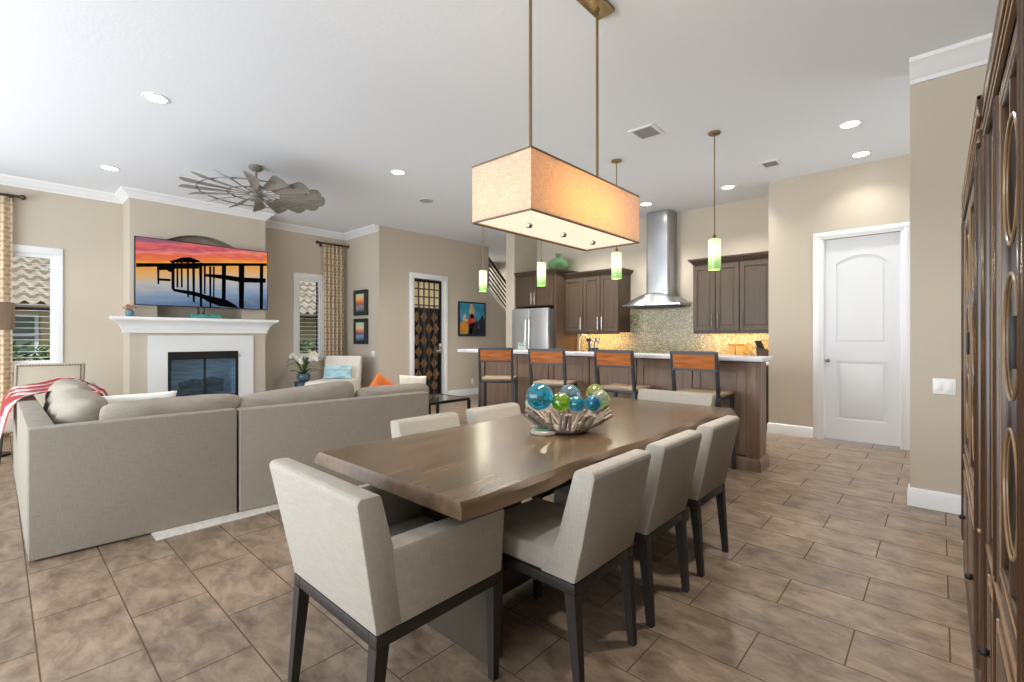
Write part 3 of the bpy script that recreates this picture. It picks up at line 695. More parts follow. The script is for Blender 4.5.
KW = dict(pinch=0, rnd_=8, p=4)
cushion(.84, .42, .24, (-4.085, .87, .425), PI/2-.045, .10, m_cush, 'long grey back cushion behind the left sofa unit, in front of the white pillow', 1, group=SC, wr=.014, **KW)
cushion(.98, .43, .24, (-4.03, 1.71, .425), PI/2-.088, .09, m_cush, 'grey back cushion just right of the sofa seam, with a raised right end', 2, group=SC, wr=.014, lump=.09, **KW)
cushion(.78, .385, .24, (-3.945, 2.60, .425), PI/2-.088, .09, m_cush, 'grey back cushion at the far right end of the sofa', 3, group=SC, **KW)
cushion(.95, .44, .30, (-4.66, .40, .43), PI, .12, m_cush, 'crumpled grey cushion in the corner of the sofa return', 4, group=SC, wr=.012, lump=.02, **KW)
cushion(.90, .46, .28, (-5.66, .42, .43), PI, .12, m_cush, 'grey cushion on the sofa return, touching the red striped blanket', 5, group=SC, wr=.012, **KW)
m_wp = M('white_boucle', (232, 230, 224), .95, bump=(60, .5, .01))
cushion(.64, .36, .16, (-5.02, .75, .45), PI/2-.1, .22, m_wp, 'long white pillow lying behind the left sofa back cushion', 6, 'throw_pillow', wr=.006)
m_or = M('orange_cloth', (216, 112, 52), .85, bump=(90, .2, .004))
def cornerpillow(w, t_, loc, rz, tilt, roll, mat, lab, seed):
    b = B().pillow(w, w, t_, TR(0, 0, 0, 0, tilt) @ Matrix.Rotation(roll, 4, 'Y'), seed=seed, wr=.006)
    o = obj('throw_pillow', b, mat, None, 70); o.location = loc; o.rotation_euler = (0, 0, rz); return tag(o, lab, 'cushion')
cornerpillow(.36, .13, (-4.38, 2.76, .655), 1.1, -.2, .62, m_or, 'orange throw pillow standing on its corner at the far sofa end', 7)
m_pt = M('pale_pattern_cloth', (240, 234, 222), .9, noise=(14, .22, 1), col2=(222, 212, 194))
cornerpillow(.31, .13, (-4.46, 3.20, .685), 1.1, -.2, .08, m_pt, 'cream patterned throw pillow beside the orange pillow', 8)
m_bg = M('blue_floral_cloth', (96, 120, 122), .9, noise=(24, .4, 2), col2=(196, 190, 180))
cushion(.36, .38, .13, (-6.1, .58, .46), 2.9, .1, m_bg, 'blue green patterned pillow peeking from behind the crumpled sofa cushion', 9, 'throw_pillow')
m_pk = M('pink_cloth', (206, 120, 108), .9)
cushion(.15, .13, .07, (-5.25, .53, .70), .7, .1, m_pk, 'small pink pillow left of the long white pillow', 10, 'throw_pillow')
# striped throw over the far end of the return
m_thr = bpy.data.materials.new('striped_throw'); m_thr.use_nodes = True; n, l, p = nodes(m_thr)
t = n.new('ShaderNodeTexCoord'); wv = n.new('ShaderNodeTexWave'); wv.bands_direction = 'X'; wv.inputs['Scale'].default_value = 1.7; wv.inputs['Distortion'].default_value = 1.0
r = n.new('ShaderNodeValToRGB'); r.color_ramp.interpolation = 'EASE'; r.color_ramp.elements[0].position = .30; r.color_ramp.elements[0].color = (*lin((232, 224, 220)), 1); r.color_ramp.elements[1].position = .45; r.color_ramp.elements[1].color = (*lin((190, 78, 80)), 1)
l.new(t.outputs['Object'], wv.inputs[0]); l.new(wv.outputs[0], r.inputs[0]); l.new(r.outputs[0], p.inputs['Base Color']); p.inputs['Roughness'].default_value = .95
t = bmesh.new(); prof = [(-.10, .50), (-.075, .60), (-.06, .70), (-.04, .765), (.0, .79), (.10, .80), (.2, .815), (.3, .85), (.42, .845), (.52, .78), (.58, .68), (.62, .60)]
rows = []
for i in range(25):
    x = -.6+1.2*i/24
    rows.append([t.verts.new((x+.03*math.sin(j*.9), y+.018*math.sin(i*.8+j*.5)-(.02 if j < 3 else 0), z+.014*math.sin(i*.9+j)-(.05*math.sin(i*.35) if j == 0 else 0))) for j, (y, z) in enumerate(prof)])
for a, c in zip(rows, rows[1:]):
    for j in range(len(prof)-1): t.faces.new([a[j], a[j+1], c[j+1], c[j]])
bmesh.ops.solidify(t, geom=t.faces[:], thickness=.014)
th_ = obj('throw_blanket', B().add(t), m_thr, None, 80); th_.location = (-6.15, .13, 0); tag(th_, 'red and white striped throw blanket draped over the sofa return', 'blanket')

# rug
rg = B().box(-8.0+.0, -3.62, .67, 3.35, .0, .010, .004)
tag(obj('rug', rg, M('ivory_shag', (214, 208, 198), .95, noise=(40, .15), bump=(120, .9, .02))), 'ivory textured area rug under the sofa', 'rug')

# ------------------------------------------------------------------ end table
et = thing('end_table', 'black metal end table with a glass top at the far end of the sofa', 'side table', (-4.66, 3.66, 0))
hx, hy, hz_ = .31, .31, .52
f = B()
for s_ in (-1, 1): f.box(-hx, hx, s_*hy-.015, s_*hy+.015, hz_-.03, hz_).box(s_*hx-.015, s_*hx+.015, -hy, hy, hz_-.03, hz_)
obj('top_frame', f, m_black, et)
obj('glass_top', B().box(-hx+.012, hx-.012, -hy+.012, hy-.012, hz_-.012, hz_-.002), M('smoked_glass', (60, 62, 58), .03, spec=.7), et)
for sx_ in (-1, 1):
    for sy_ in (-1, 1): obj('leg', B().box(sx_*hx-.015, sx_*hx+.015, sy_*hy-.015, sy_*hy+.015, 0, hz_-.03), m_black, et)

# ------------------------------------------------------------------ cream armchair in the far corner
ac = thing('armchair', 'cream upholstered armchair in the far corner beside the curtain', 'armchair', (-7.75, 3.95, 0), -.85-PI/2+.0)
# local +y is the sitter's forward direction
obj('seat', B().box(-.34, .34, -.25, .47, .2, .54, .05, 4), m_cream, ac)
def tp(v): return Vector((v.x*(1+.0*(v.z-.4)), v.y, v.z))
obj('backrest', B().prism([(-.36, .2), (-.46, .92), (-.36, .94), (-.2, .45), (-.2, .2)], 'x', -.32, .32, .025), m_cream, ac)
for s_ in (-1, 1):
    for y in (-.3, .36): obj('leg', B().bar((s_*.29, y, .21), (s_*.30, y*1.05, 0), .05, .05, .03), m_leg, ac)
m_tl = M('teal_lumbar', (98, 170, 186), .85, noise=((5, 5, 16), .3, 2), col2=(214, 226, 230))
tlp = B().pillow(.5, .24, .12, TR(0, -.12, .655, 0, .2), wr=.004, seed=12)
o = obj('throw_pillow', tlp, m_tl, None, 70); o.location = ac.location; o.rotation_euler = ac.rotation_euler; tag(o, 'light blue lumbar pillow on the cream armchair', 'cushion')

# nailhead chair by the left window
nc = thing('wing_chair', 'beige high-back chair with nailhead trim below the left window', 'chair', (-7.22, .33, -.0), -1.85)
m_beige = linen('beige_upholstery', (168, 158, 142), .06)
obj('seat', B().box(-.29, .29, -.22, .32, .30, .48, .04, 3), m_beige, nc)
obj('backrest', B().prism([(-.25, .3), (-.34, .97), (-.27, .98), (-.17, .3)], 'x', -.29, .29, .012), m_beige, nc)
nh_ = B()
def nb_(z): return -.25-.09*(z-.3)/.7
def nf_(z): return -.17-.10*(z-.3)/.71
for k in range(26):
    for s_ in (-1, 1):
        z = .42+.53*k/25; nh_.sphere((s_*.265, nf_(z)+.002, z), .008, 6)
for k in range(22): nh_.sphere((-.265+.53*k/21, nf_(.955)+.002, .955), .008, 6)
plabel(obj('nailheads', nh_, m_rod, nc), 'row of dark nailheads')
for s_ in (-1, 1):
    for y in (-.24, .28): obj('leg', B().bar((s_*.25, y*.9, .31), (s_*.26, y, 0), .045, .045, .028), m_leg, nc)

# floor lamp at left edge
lp = thing('floor_lamp', 'floor lamp with a brown drum shade cut off by the left photo edge', 'lamp', (-7.5, -.05, 0))
obj('base', B().lathe([(.001, 0), (.15, 0), (.15, .02), (.03, .035), (.001, .035)], 24), m_black, lp)
obj('pole', B().tube([(0, 0, .03), (0, 0, 1.5)], .012, 10), m_black, lp)
obj('lamp_shade', B().lathe([(.175, 1.355), (.18, 1.355), (.18, 1.65), (.175, 1.65)], 30), M('drum_shade', (146, 126, 106), .9, noise=((20, 20, 4), .2)), lp)

# round dark blue stool table with orchid
rt = thing('drum_table', 'round dark blue drum table under the white orchid by the far window', 'side table', (-8.3, 3.64, 0))
m_navy = M('navy_lacquer', (44, 56, 74), .3, noise=(12, .4, 2))
obj('drum', B().lathe([(.001, 0), (.13, 0), (.155, .02), (.17, .2), (.165, .4), (.16, .475), (.15, .49), (.001, .495)], 30), m_navy, rt)
obj('emblem', B().prism([(-.04+.0, .40), (.0, .37), (.04, .40), (.0, .46)], 'y', -.174, -.166), M('pale_blue_paint', (150, 176, 200), .5), rt)
op = thing('potted_orchid', 'white orchid with dark green leaves in a blue glass bowl', 'plant', (-8.3, 3.64, .495))
obj('bowl', B().lathe([(.001, 0), (.06, 0), (.095, .04), (.1, .09), (.085, .12), (.08, .12), (.09, .085), (.085, .045), (.001, .01)], 24), M('blue_bowl_glass', (120, 150, 170), .08, trans=.6), op)
lf = B(); rr = random.Random(5)
for k in range(13):
    a = k*2.4; L = rr.uniform(.16, .3); up = rr.uniform(.05, .3); w = .022
    dx, dy = math.cos(a), math.sin(a); rings = []
    for i in range(6):
        s_ = i/5; c = Vector((dx*L*s_, dy*L*s_, .09+up*math.sin(s_*2.2))); n_ = Vector((-dy, dx, 0))*w*math.sin(PI*(s_*.9+.1))
        rings.append([c-n_, c+Vector((0, 0, .004)), c+n_, c-Vector((0, 0, .004))])
    lf.loft(rings)
for q in (-.02, .02): lf.tube([(q, 0, .08), (q*.6, .02, .24), (q*2, .02, .40)], [.014, .018, .005], 6)
obj('leaves', lf, M('orchid_leaf', (64, 92, 52), .5, noise=(20, .3)), op)
stm = B(); pet = B()
for a, L, H in ((.3, .28, .28), (2.6, .30, .30), (3.6, .24, .32), (-.6, .26, .25), (1.5, .2, .34)):
    pts = [(math.cos(a)*L*s_, math.sin(a)*L*s_, .1+H*math.sin(s_*2.0)) for s_ in (0, .3, .6, .85, 1)]
    stm.tube(pts, .004, 5)
    for s_ in (.5, .65, .8, .92, 1.0):
        c = Vector((math.cos(a)*L*s_, math.sin(a)*L*s_, .1+H*math.sin(s_*2.0)))
        for k in range(5):
            b_ = k*1.257; d = Vector((math.cos(b_), rr.uniform(-.3, .3), math.sin(b_)))*.022
            pet.sphere(c+d, .016, 6)
op.scale = (1.15, 1.15, 1.1)
obj('flower_stem', stm, M('stem_green', (110, 128, 80), .6), op)
plabel(obj('blossoms', pet, M('white_petal', (236, 234, 222), .7), op), 'white orchid blossoms')

# ------------------------------------------------------------------ pictures, switches, outlets
m_frame = M('dark_teal_frame', (38, 48, 50), .4)
def picture(lab, loc, rz, w, h, d, draw, mf, name='framed_picture', fw=.075):
    r_ = thing(name, lab, 'picture', loc, rz)
    f = B().box(-w/2, w/2, -d, 0, -h/2, -h/2+fw, .004).box(-w/2, w/2, -d, 0, h/2-fw, h/2, .004).box(-w/2, -w/2+fw, -d, 0, -h/2+fw, h/2-fw, .004).box(w/2-fw, w/2, -d, 0, -h/2+fw, h/2-fw, .004)
    obj('frame', f, mf, r_)
    obj('canvas', B().box(-w/2+fw-.002, w/2-fw+.002, -d+.012, -.004, -h/2+fw-.002, h/2-fw+.002), draw, r_); return r_
def gradmat(name, stops, sc=(3, 3, 3), amt=.2):
    m = bpy.data.materials.new(name); m.use_nodes = True; n, l, p = nodes(m)
    t = n.new('ShaderNodeTexCoord'); sp = n.new('ShaderNodeSeparateXYZ'); l.new(t.outputs['Generated'], sp.inputs[0])
    nz = n.new('ShaderNodeTexNoise'); mp = n.new('ShaderNodeMapping'); mp.inputs['Scale'].default_value = sc; l.new(t.outputs['Generated'], mp.inputs[0]); l.new(mp.outputs[0], nz.inputs[0]); nz.inputs['Scale'].default_value = 1
    a = n.new('ShaderNodeMath'); a.operation = 'MULTIPLY_ADD'; a.inputs[1].default_value = amt*2; a.inputs[2].default_value = -amt; l.new(nz.outputs[0], a.inputs[0])
    b = n.new('ShaderNodeMath'); b.operation = 'ADD'; l.new(sp.outputs[2], b.inputs[0]); l.new(a.outputs[0], b.inputs[1])
    r = n.new('ShaderNodeValToRGB'); l.new(b.outputs[0], r.inputs[0])
    for i, (q, c) in enumerate(stops):
        e = r.color_ramp.elements[i] if i < 2 else r.color_ramp.elements.new(q)
        e.position = q; e.color = (*lin(c), 1)
    l.new(r.outputs[0], p.inputs['Base Color']); p.inputs['Roughness'].default_value = .5; return m
g1 = gradmat('sunset_canvas', [(0, (60, 80, 84)), (.25, (150, 150, 158)), (.4, (150, 90, 96)), (.55, (230, 120, 84)), (.75, (236, 190, 120)), (1, (190, 214, 176))], (9, 9, 3), .14)
g2 = gradmat('lagoon_canvas', [(0, (60, 84, 110)), (.22, (120, 160, 190)), (.38, (120, 80, 100)), (.5, (214, 120, 100)), (.7, (226, 206, 150)), (1, (160, 206, 190))], (9, 9, 3), .14)
picture('upper of two small dark framed sunset pictures on the narrow wall', (-8.255, 4.753, 1.935), 0, .46, .49, .06, g1, m_frame)
picture('lower of two small dark framed sunset pictures on the narrow wall', (-8.255, 4.753, 1.385), 0, .46, .49, .06, g2, m_frame)
# large colourful painting (on the wine wall, faces +x)
bp_ = picture('large colourful abstract painting in a dark frame on the wall right of the iron door', (XW, 7.07, 1.67), PI/2, .80, .75, .045, gradmat('teal_canvas', [(0, (30, 70, 90)), (.35, (40, 120, 150)), (.6, (80, 160, 190)), (.8, (30, 130, 160)), (1, (60, 150, 176))], (4, 4, 2), .3), M('dark_frame', (40, 32, 28), .4), 'painting', .03)
cols_ = {'ochre': (208, 146, 56), 'red': (190, 72, 48), 'cream': (220, 178, 140), 'dark': (36, 36, 48), 'violet': (96, 84, 120)}
def patch(nm, polys):
    b = B()
    for k, po in enumerate(polys): b.prism(po, 'y', -.0345-.0004*k, -.032)
    obj('paint_patch', b, M('paint_'+nm, cols_[nm], .5, noise=((14, 14, 5), .35)), bp_)
patch('ochre', [[(-.36, -.33), (-.14, -.33), (-.12, -.18), (-.2, -.02), (-.32, -.06), (-.36, -.12)]])
patch('dark', [[(-.14, -.335), (.365, -.335), (.365, -.02), (.3, .12), (.22, -.02), (.1, -.06), (-.1, -.12)]])
patch('red', [[(-.14, -.16), (.04, -.16), (.08, -.02), (.02, .12), (-.08, .1), (-.13, -.02)]])
patch('cream', [[(-.06, .33), (.0, .33), (.06, .2), (.03, .02), (-.03, .0), (-.09, .16)], [(-.3, -.02), (-.14, -.06), (-.12, -.02), (-.26, .02)], [(-.28, .02), (-.2, .02), (-.22, .12)]])
patch('violet', [[(-.08, -.33), (-.02, -.33), (0, -.2), (-.06, -.18)], [(.14, -.2), (.22, -.22), (.2, -.06)]])
m_sw = M('switch_plastic', (238, 238, 236), .35)
def plate(name, lab, cat, loc, rz, w, h, parts):
    r_ = thing(name, lab, cat, loc, rz)
    obj('cover_plate', B().box(-w/2, w/2, -.006, 0, -h/2, h/2, .002), m_sw, r_)
    for (pn, x, z, pw_, ph_) in parts: obj(pn, B().box(x-pw_/2, x+pw_/2, -.010, -.005, z-ph_/2, z+ph_/2, .0015), m_sw if pn == 'rocker' else m_white, r_)
plate('light_switch', 'white double rocker light switch on the wall beside the hutch', 'switch', (.022, 4.678, .915), 0, .125, .115, [('rocker', -.026, 0, .034, .066), ('rocker', .026, 0, .034, .066)])
plate('light_switch', 'white switch plate below the two small framed pictures', 'switch', (-7.87, 4.753, .96), 0, .12, .115, [('rocker', -.026, 0, .034, .066), ('rocker', .026, 0, .034, .066)])
plate('power_outlet', 'white power outlet low on the wall under the large painting', 'outlet', (XW, 7.1, .29), PI/2, .08, .12, [('socket', 0, .026, .032, .03), ('socket', 0, -.026, .032, .03)])

# ------------------------------------------------------------------ kitchen
def shaker(root, x0, x1, z0, z1, y, mat, name='door', handle=None, fr=.06):
    b = B().box(x0, x1, y-.012, y, z0, z1)
    b.box(x0, x0+fr, y-.024, y-.012, z0, z1, .002, 1).box(x1-fr, x1, y-.024, y-.012, z0, z1, .002, 1).box(x0+fr, x1-fr, y-.024, y-.012, z0, z0+fr, .002, 1).box(x0+fr, x1-fr, y-.024, y-.012, z1-fr, z1, .002, 1)
    b.box(x0+fr+.02, x1-fr-.02, y-.018, y-.012, z0+fr+.02, z1-fr-.02, .003, 1)
    d = obj(name, b, mat, root)
    if handle is not None:
        hx_, ha, hb = handle
        obj('handle', B().tube([(hx_, y-.05, ha), (hx_, y-.05, hb)], .006, 8).tube([(hx_, y-.05, ha+.015), (hx_, y-.02, ha+.015)], .004, 6).tube([(hx_, y-.05, hb-.015), (hx_, y-.02, hb-.015)], .004, 6), m_nickel, d)
    return d
def cornice(root, x0, x1, y0, y1, z, left=True, right=True):
    def rg_(p, zz): return [(x0-(p if left else 0), y1, zz), (x0-(p if left else 0), y0-p, zz), (x1+(p if right else 0), y0-p, zz), (x1+(p if right else 0), y1, zz)]
    obj('cornice', B().loft([rg_(.0, z), rg_(.008, z+.01), rg_(.02, z+.03), rg_(.045, z+.055), rg_(.06, z+.07), rg_(.065, z+.09), rg_(.0, z+.09)]), m_cab, root, 25)
ZB, ZT = 1.36, 2.37
YU = 7.20
u1 = thing('upper_cabinet', 'single-door dark brown wall cabinet beside the fridge cabinet', 'cabinet', (0, 0, 0), 0, 'dark brown upper cabinets')
def ucab(root, x0, x1, doors, lo=False, ro=False):
    obj('body', B().box(x0, x1, YU+.002, YK, ZB, ZT), m_cab, root)
    n_ = len(doors); w = (x1-x0)/n_
    for i, hs in enumerate(doors):
        a, b_ = x0+w*i+.006, x0+w*(i+1)-.006
        shaker(root, a, b_, ZB+.01, ZT-.02, YU, m_cab, handle=((b_-.035) if hs > 0 else (a+.035), ZB+.05, ZB+.27))
    cornice(root, x0, x1, YU, YK, ZT, lo, ro)
    obj('light_rail', B().box(x0, x1, YU, YU+.025, ZB-.035, ZB), m_cab, root)
ucab(u1, -5.20, -4.80, [1])
u2 = thing('upper_cabinet', 'double-door dark brown wall cabinet left of the range hood', 'cabinet', (0, 0, 0), 0, 'dark brown upper cabinets'); ucab(u2, -4.798, -4.08, [1, -1], False, True)
u3 = thing('upper_cabinet', 'double-door dark brown wall cabinet right of the range hood', 'cabinet', (0, 0, 0), 0, 'dark brown upper cabinets'); ucab(u3, -2.80, -2.13, [1, -1], True, False)
u4 = thing('upper_cabinet', 'dark brown wall cabinet at the right end against the pantry wall', 'cabinet', (0, 0, 0), 0, 'dark brown upper cabinets'); ucab(u4, -2.128, -1.695, [-1])
# fridge cabinet with side panel
u5 = thing('fridge_cabinet', 'deep dark brown cabinet over the refrigerator with a tall side panel', 'cabinet', (0, 0, 0))
YF = 6.91
obj('body', B().box(-6.195, -5.255, YF+.002, YK-.03, 1.86, 2.44), m_cab, u5)
obj('side_panel', B().box(-5.255, -5.205, YF, YK-.03, 0, 2.44), m_cab, u5)
for i in range(2):
    a = -6.19+.466*i; shaker(u5, a, a+.46, 1.87, 2.42, YF, m_cab, handle=((a+.425) if i == 0 else (a+.035), 1.9, 2.12))
cornice(u5, -6.195, -5.205, YF, YK-.03, 2.44, False, True)
fg = thing('refrigerator', 'stainless steel french door refrigerator under the fridge cabinet', 'refrigerator', (-5.695, 6.72, 0))
obj('body', B().box(-.44, .44, .06, .86, .02, 1.79, .006), m_dsteel, fg)
for s_ in (-1, 1):
    d = obj('door', B().box(min(0, s_*.438)+.003*(s_ > 0), max(0, s_*.438)-.003*(s_ < 0), 0, .06, .68, 1.81, .012, 3), m_steelf, fg)
    obj('handle', B().tube([(s_*.045, 0, .82), (s_*.045, -.05, .86), (s_*.045, -.06, 1.2), (s_*.045, -.05, 1.6), (s_*.045, 0, 1.64)], .013, 8), m_nickel, d)
d = obj('freezer_drawer', B().box(-.438, .438, 0, .06, .06, .67, .012, 3), m_steelf, fg)
obj('handle', B().tube([(-.34, 0, .58), (-.3, -.05, .58), (.3, -.05, .58), (.34, 0, .58)], .013, 8), m_nickel, d)
# backsplash
struct('trim_6', B().box(-5.2, -1.69, YK-.012, YK, .93, 1.85), m_mos)
# base cabinets and worktop along the back wall
def bcab(lab, x0, x1):
    r_ = thing('base_cabinet', lab, 'cabinet', (0, 0, 0), 0, 'base cabinets on the back wall')
    obj('body', B().box(x0, x1, 7.03, YK-.03, .1, .89), m_cab, r_)
    obj('toe_kick', B().box(x0, x1, 7.09, YK-.03, 0, .1), m_black, r_)
    shaker(r_, x0+.005, x1-.005, .12, .70, 7.03, m_cab, handle=(x1-.05, .5, .66))
    shaker(r_, x0+.005, x1-.005, .72, .88, 7.03, m_cab, 'drawer', None, .04)
bcab('base cabinet next to the refrigerator side panel', -5.2, -4.6); bcab('base cabinet second from the refrigerator', -4.598, -4.0)
bcab('base cabinet right of the cooker', -3.06, -2.4); bcab('base cabinet at the right end of the back wall', -2.398, -1.695)
wt = B().box(-5.2, -3.99, 6.99, YK-.012, .89, .93, .006).box(-3.07, -1.69, 6.99, YK-.012, .89, .93, .006)
tag(obj('worktop', wt, m_marble), 'pale stone worktop along the back kitchen wall', 'worktop')
ck = thing('cooker', 'stainless cooker under the range hood, mostly hidden by the island', 'cooker', (-3.53, 7.03, 0))
obj('body', B().box(-.45, .45, 0, .57, .05, .91, .006), m_steel, ck)
obj('oven_door', B().box(-.43, .43, -.03, 0, .2, .74, .006), m_steel, ck)
obj('hob', B().box(-.45, .45, -.02, .57, .91, .93, .004), m_glassd, ck)
obj('handle', B().tube([(-.36, -.03, .7), (-.34, -.07, .7), (.34, -.07, .7), (.36, -.03, .7)], .012, 8), m_nickel, ck)
# range hood
hd = thing('range_hood', 'stainless steel chimney range hood with a curved canopy', 'range hood', (-3.5, YK, 0))
pr_ = [(-.2, 0), (-.2, -.27), (-.193, -.295), (-.175, -.315), (-.15, -.32), (.15, -.32), (.175, -.315), (.193, -.295), (.2, -.27), (.2, 0)]
obj('chimney', B().prism([(x_+.065, y_) for x_, y_ in pr_], 'z', 1.93, 3.335), m_steel, hd, 12)
can = B(); rings = []
N = 16
for i in range(N+1):
    s_ = -1+2*i/N; x = s_*.50; top = 1.80+.20*math.cos(s_*PI/2)**.8 if abs(s_) < 1 else 1.80
    rings.append([(x, 0, 1.79), (x, -.5+.06*s_*s_, 1.79), (x, -.5+.06*s_*s_, 1.815), (x, -.40+.06*s_*s_, 1.815+(top-1.80)*.75+.004), (x, -.30, top+.018), (x, 0, top+.018)])
can.loft(rings); obj('canopy', can, m_steel, hd, 30)
obj('lip', B().box(-.51, .51, -.505, 0, 1.765, 1.792, .006), m_steel, hd)
obj('control_knob', B().lathe([(.001, 0), (.018, 0), (.018, .012), (.001, .012)], 14, (0, 0, 0)), m_black, hd).location = (-.05, -.5, 1.80)
hd.children[-1].rotation_euler = (PI/2, 0, 0)
obj('filter', B().box(-.42, .42, -.45, -.02, 1.76, 1.766), m_dsteel, hd)
# under cabinet lights (real strips)
m_strip = M('warm_strip', (255, 220, 160), .5, emit=((255, 190, 110), 3))
for nm, x0, x1 in (('warm under-cabinet light strip left of the hood', -5.1, -4.2), ('warm under-cabinet light strip right of the hood', -2.7, -1.8)):
    s_ = thing('light_strip', nm, 'light', ((x0+x1)/2, 7.40, ZB))
    L = (x1-x0)/2
    obj('housing', B().box(-L, L, -.02, .02, -.012, 0), m_white, s_); obj('diffuser', B().box(-L, L, -.015, .015, -.015, -.012), m_strip, s_)
    light('under_cabinet', 'AREA', ((x0+x1)/2, 7.40, ZB-.02), 7.5, (1, .57, .19), (.25, 0, 0), shape='RECTANGLE', size=L*2, size_y=.04)

# island
isl = thing('kitchen_island', 'dark wood kitchen island with recessed panels facing the dining table', 'kitchen island', (0, 0, 0))
YI = 4.86; ix0, ix1 = -5.06, -1.285
obj('body', B().box(ix0, ix1, YI+.024, 5.12, .1, 1.045), m_isl, isl)
seams = [-5.05, -4.42, -3.79, -3.16, -2.53, -1.90, -1.37]
for a, b_ in zip(seams, seams[1:]): shaker(isl, a+.006, b_-.006, .14, 1.03, YI+.024, m_isl, 'panel', None, .075)
for x in (ix0-.03, ix1-.085):
    obj('pilaster', B().box(x, x+.115, YI-.025, YI+.06, .12, 1.045, .006).box(x+.02, x+.095, YI-.032, YI-.02, .16, 1.0, .004), m_isl, isl)
obj('end_panel', B().box(ix1, ix1+.015, YI+.06, 5.12, .12, 1.045), m_isl, isl)
pl = B()
def pr2(p, z): return [(ix0-.03-p, YI-.02-p, z), (ix1+.03+p, YI-.02-p, z), (ix1+.03+p, 5.13, z), (ix0-.03-p, 5.13, z)]
pl.loft([pr2(.012, 0), pr2(.012, .085), pr2(.008, .1), pr2(.0, .115), pr2(-.005, .125), pr2(-.02, .125)])
obj('plinth', pl, m_isl, isl, 25)
obj('lower_body', B().box(-4.7, -1.5, 5.13, 5.75, .1, .885), m_isl, isl)
tag(obj('bar_counter', B().box(-5.50, -1.215, 4.775, 5.17, 1.045, 1.088, .008), m_marble), 'long pale stone bar counter on top of the island', 'worktop')
lw = B().box(-4.72, -1.48, 5.172, 5.78, .885, .925, .005)
tag(obj('worktop', lw, m_marble), 'lower pale stone worktop behind the raised bar counter', 'worktop')
m_fau = M('champagne_metal', (214, 200, 176), .3, .8)
fc = thing('faucet', 'tall gooseneck brushed metal faucet behind the bar counter', 'faucet', (-3.74, 5.52, .925))
obj('spout', B().tube([(0, 0, 0), (0, 0, .28), (.012, 0, .34), (.05, .0, .385), (.10, .01, .375), (.135, .015, .33), (.14, .015, .28)], .013, 10), m_fau, fc)
obj('base', B().lathe([(.001, 0), (.03, 0), (.028, .02), (.016, .04), (.001, .04)], 16), m_brass, fc)
obj('lever', B().tube([(0, -.015, .07), (.0, -.07, .09)], .008, 8), m_brass, fc)
cr = thing('utensil_crock', 'dark utensil crock with tools beside the gooseneck faucet', 'crock', (-3.55, 5.56, .925))
obj('pot', B().lathe([(.001, 0), (.07, 0), (.078, .05), (.075, .2), (.068, .2), (.07, .05), (.001, .02)], 20), M('dark_crock', (50, 52, 56), .35), cr)
for k in range(7):
    a = k*.9; obj('utensil', B().tube([(.03*math.cos(a), .03*math.sin(a), .05), (.07*math.cos(a), .07*math.sin(a), .29)], .008, 6).sphere((.075*math.cos(a), .075*math.sin(a), .31), .024, 8, 1.2), m_black if k % 3 else m_nickel, cr)
for i, (x, lab) in enumerate(((-2.30, 'left of two pale wooden canisters under the right wall cabinets'), (-2.185, 'right of two pale wooden canisters under the right wall cabinets'))):
    c = thing('canister', lab, 'canister', (x, 7.42, .93), 0, 'pale wooden canisters')
    obj('body', B().box(-.052, .052, -.05, .05, 0, .225, .008), M('pale_wood_%d' % i, (226, 178, 104), .5, noise=((30, 30, 6), .12)), c); obj('lid', B().box(-.05, .05, -.048, .048, .228, .25, .006), M('pale_wood_lid_%d' % i, (220, 170, 96), .5), c)
kb_ = thing('knife_block', 'black knife block with dark handles at the right end of the back worktop', 'knife block', (-1.86, 7.40, .93))
obj('block', B().prism([(-.08, 0), (.08, 0), (.06, .16), (-.10, .2)], 'y', -.05, .05, .006), M('block_wood', (70, 52, 40), .5), kb_)
for k in range(6): obj('knife_handle', B().bar((-.06+.025*(k % 3), -.025+.05*(k//3), .17), (-.11+.025*(k % 3), -.025+.05*(k//3), .29), .02, .026), m_black, kb_)
jr = thing('glass_jar', 'clear glass candle jar on the bar counter in front of the refrigerator', 'jar', (-4.36, 4.98, 1.088))
obj('jar_wall', B().lathe([(.045, 0), (.05, .01), (.05, .11), (.047, .11), (.047, .012), (.001, .012)], 24), m_glass, jr); obj('candle', B().lathe([(.001, .012), (.045, .012), (.045, .05), (.001, .05)], 24), m_white, jr)
jg = thing('glass_demijohn', 'round green glass demijohn on top of the wall cabinets', 'bottle', (-5.42, 7.26, 2.53))
obj('bottle', B().lathe([(.001, 0), (.13, 0), (.18, .03), (.205, .09), (.195, .16), (.14, .225), (.06, .26), (.045, .28), (.045, .32), (.058, .325), (.058, .345), (.04, .345), (.04, .28), (.05, .255), (.13, .215), (.185, .155), (.195, .09), (.17, .035), (.001, .012)], 28), m_green, jg)

# ------------------------------------------------------------------ bar stools
stool = thing('bar_stool', '', 'bar stool', (0, 0, 0))
hw = .205
for s_ in (-1, 1):
    obj('rear_leg', B().bar((s_*hw, -.19, .72), (s_*(hw+.01), -.24, 0), .03).bar((s_*hw, -.19, .72), (s_*hw, -.255, 1.14), .03, .026), m_stool, stool)
    obj('front_leg', B().bar((s_*hw, .18, .72), (s_*(hw+.01), .2, 0), .03), m_stool, stool)
    obj('side_rail', B().bar((s_*hw, -.2, .28), (s_*hw, .19, .28), .022), m_stool, stool)
obj('foot_rail', B().bar((-hw, .19, .25), (hw, .19, .25), .024).bar((-hw, -.22, .33), (hw, -.22, .33), .022), m_stool, stool)
obj('seat_frame', B().box(-hw-.015, hw+.015, -.205, .205, .70, .725, .004), m_stool, stool)
obj('seat', B().box(-hw-.01, hw+.01, -.2, .215, .725, .755, .008), m_seat, stool)
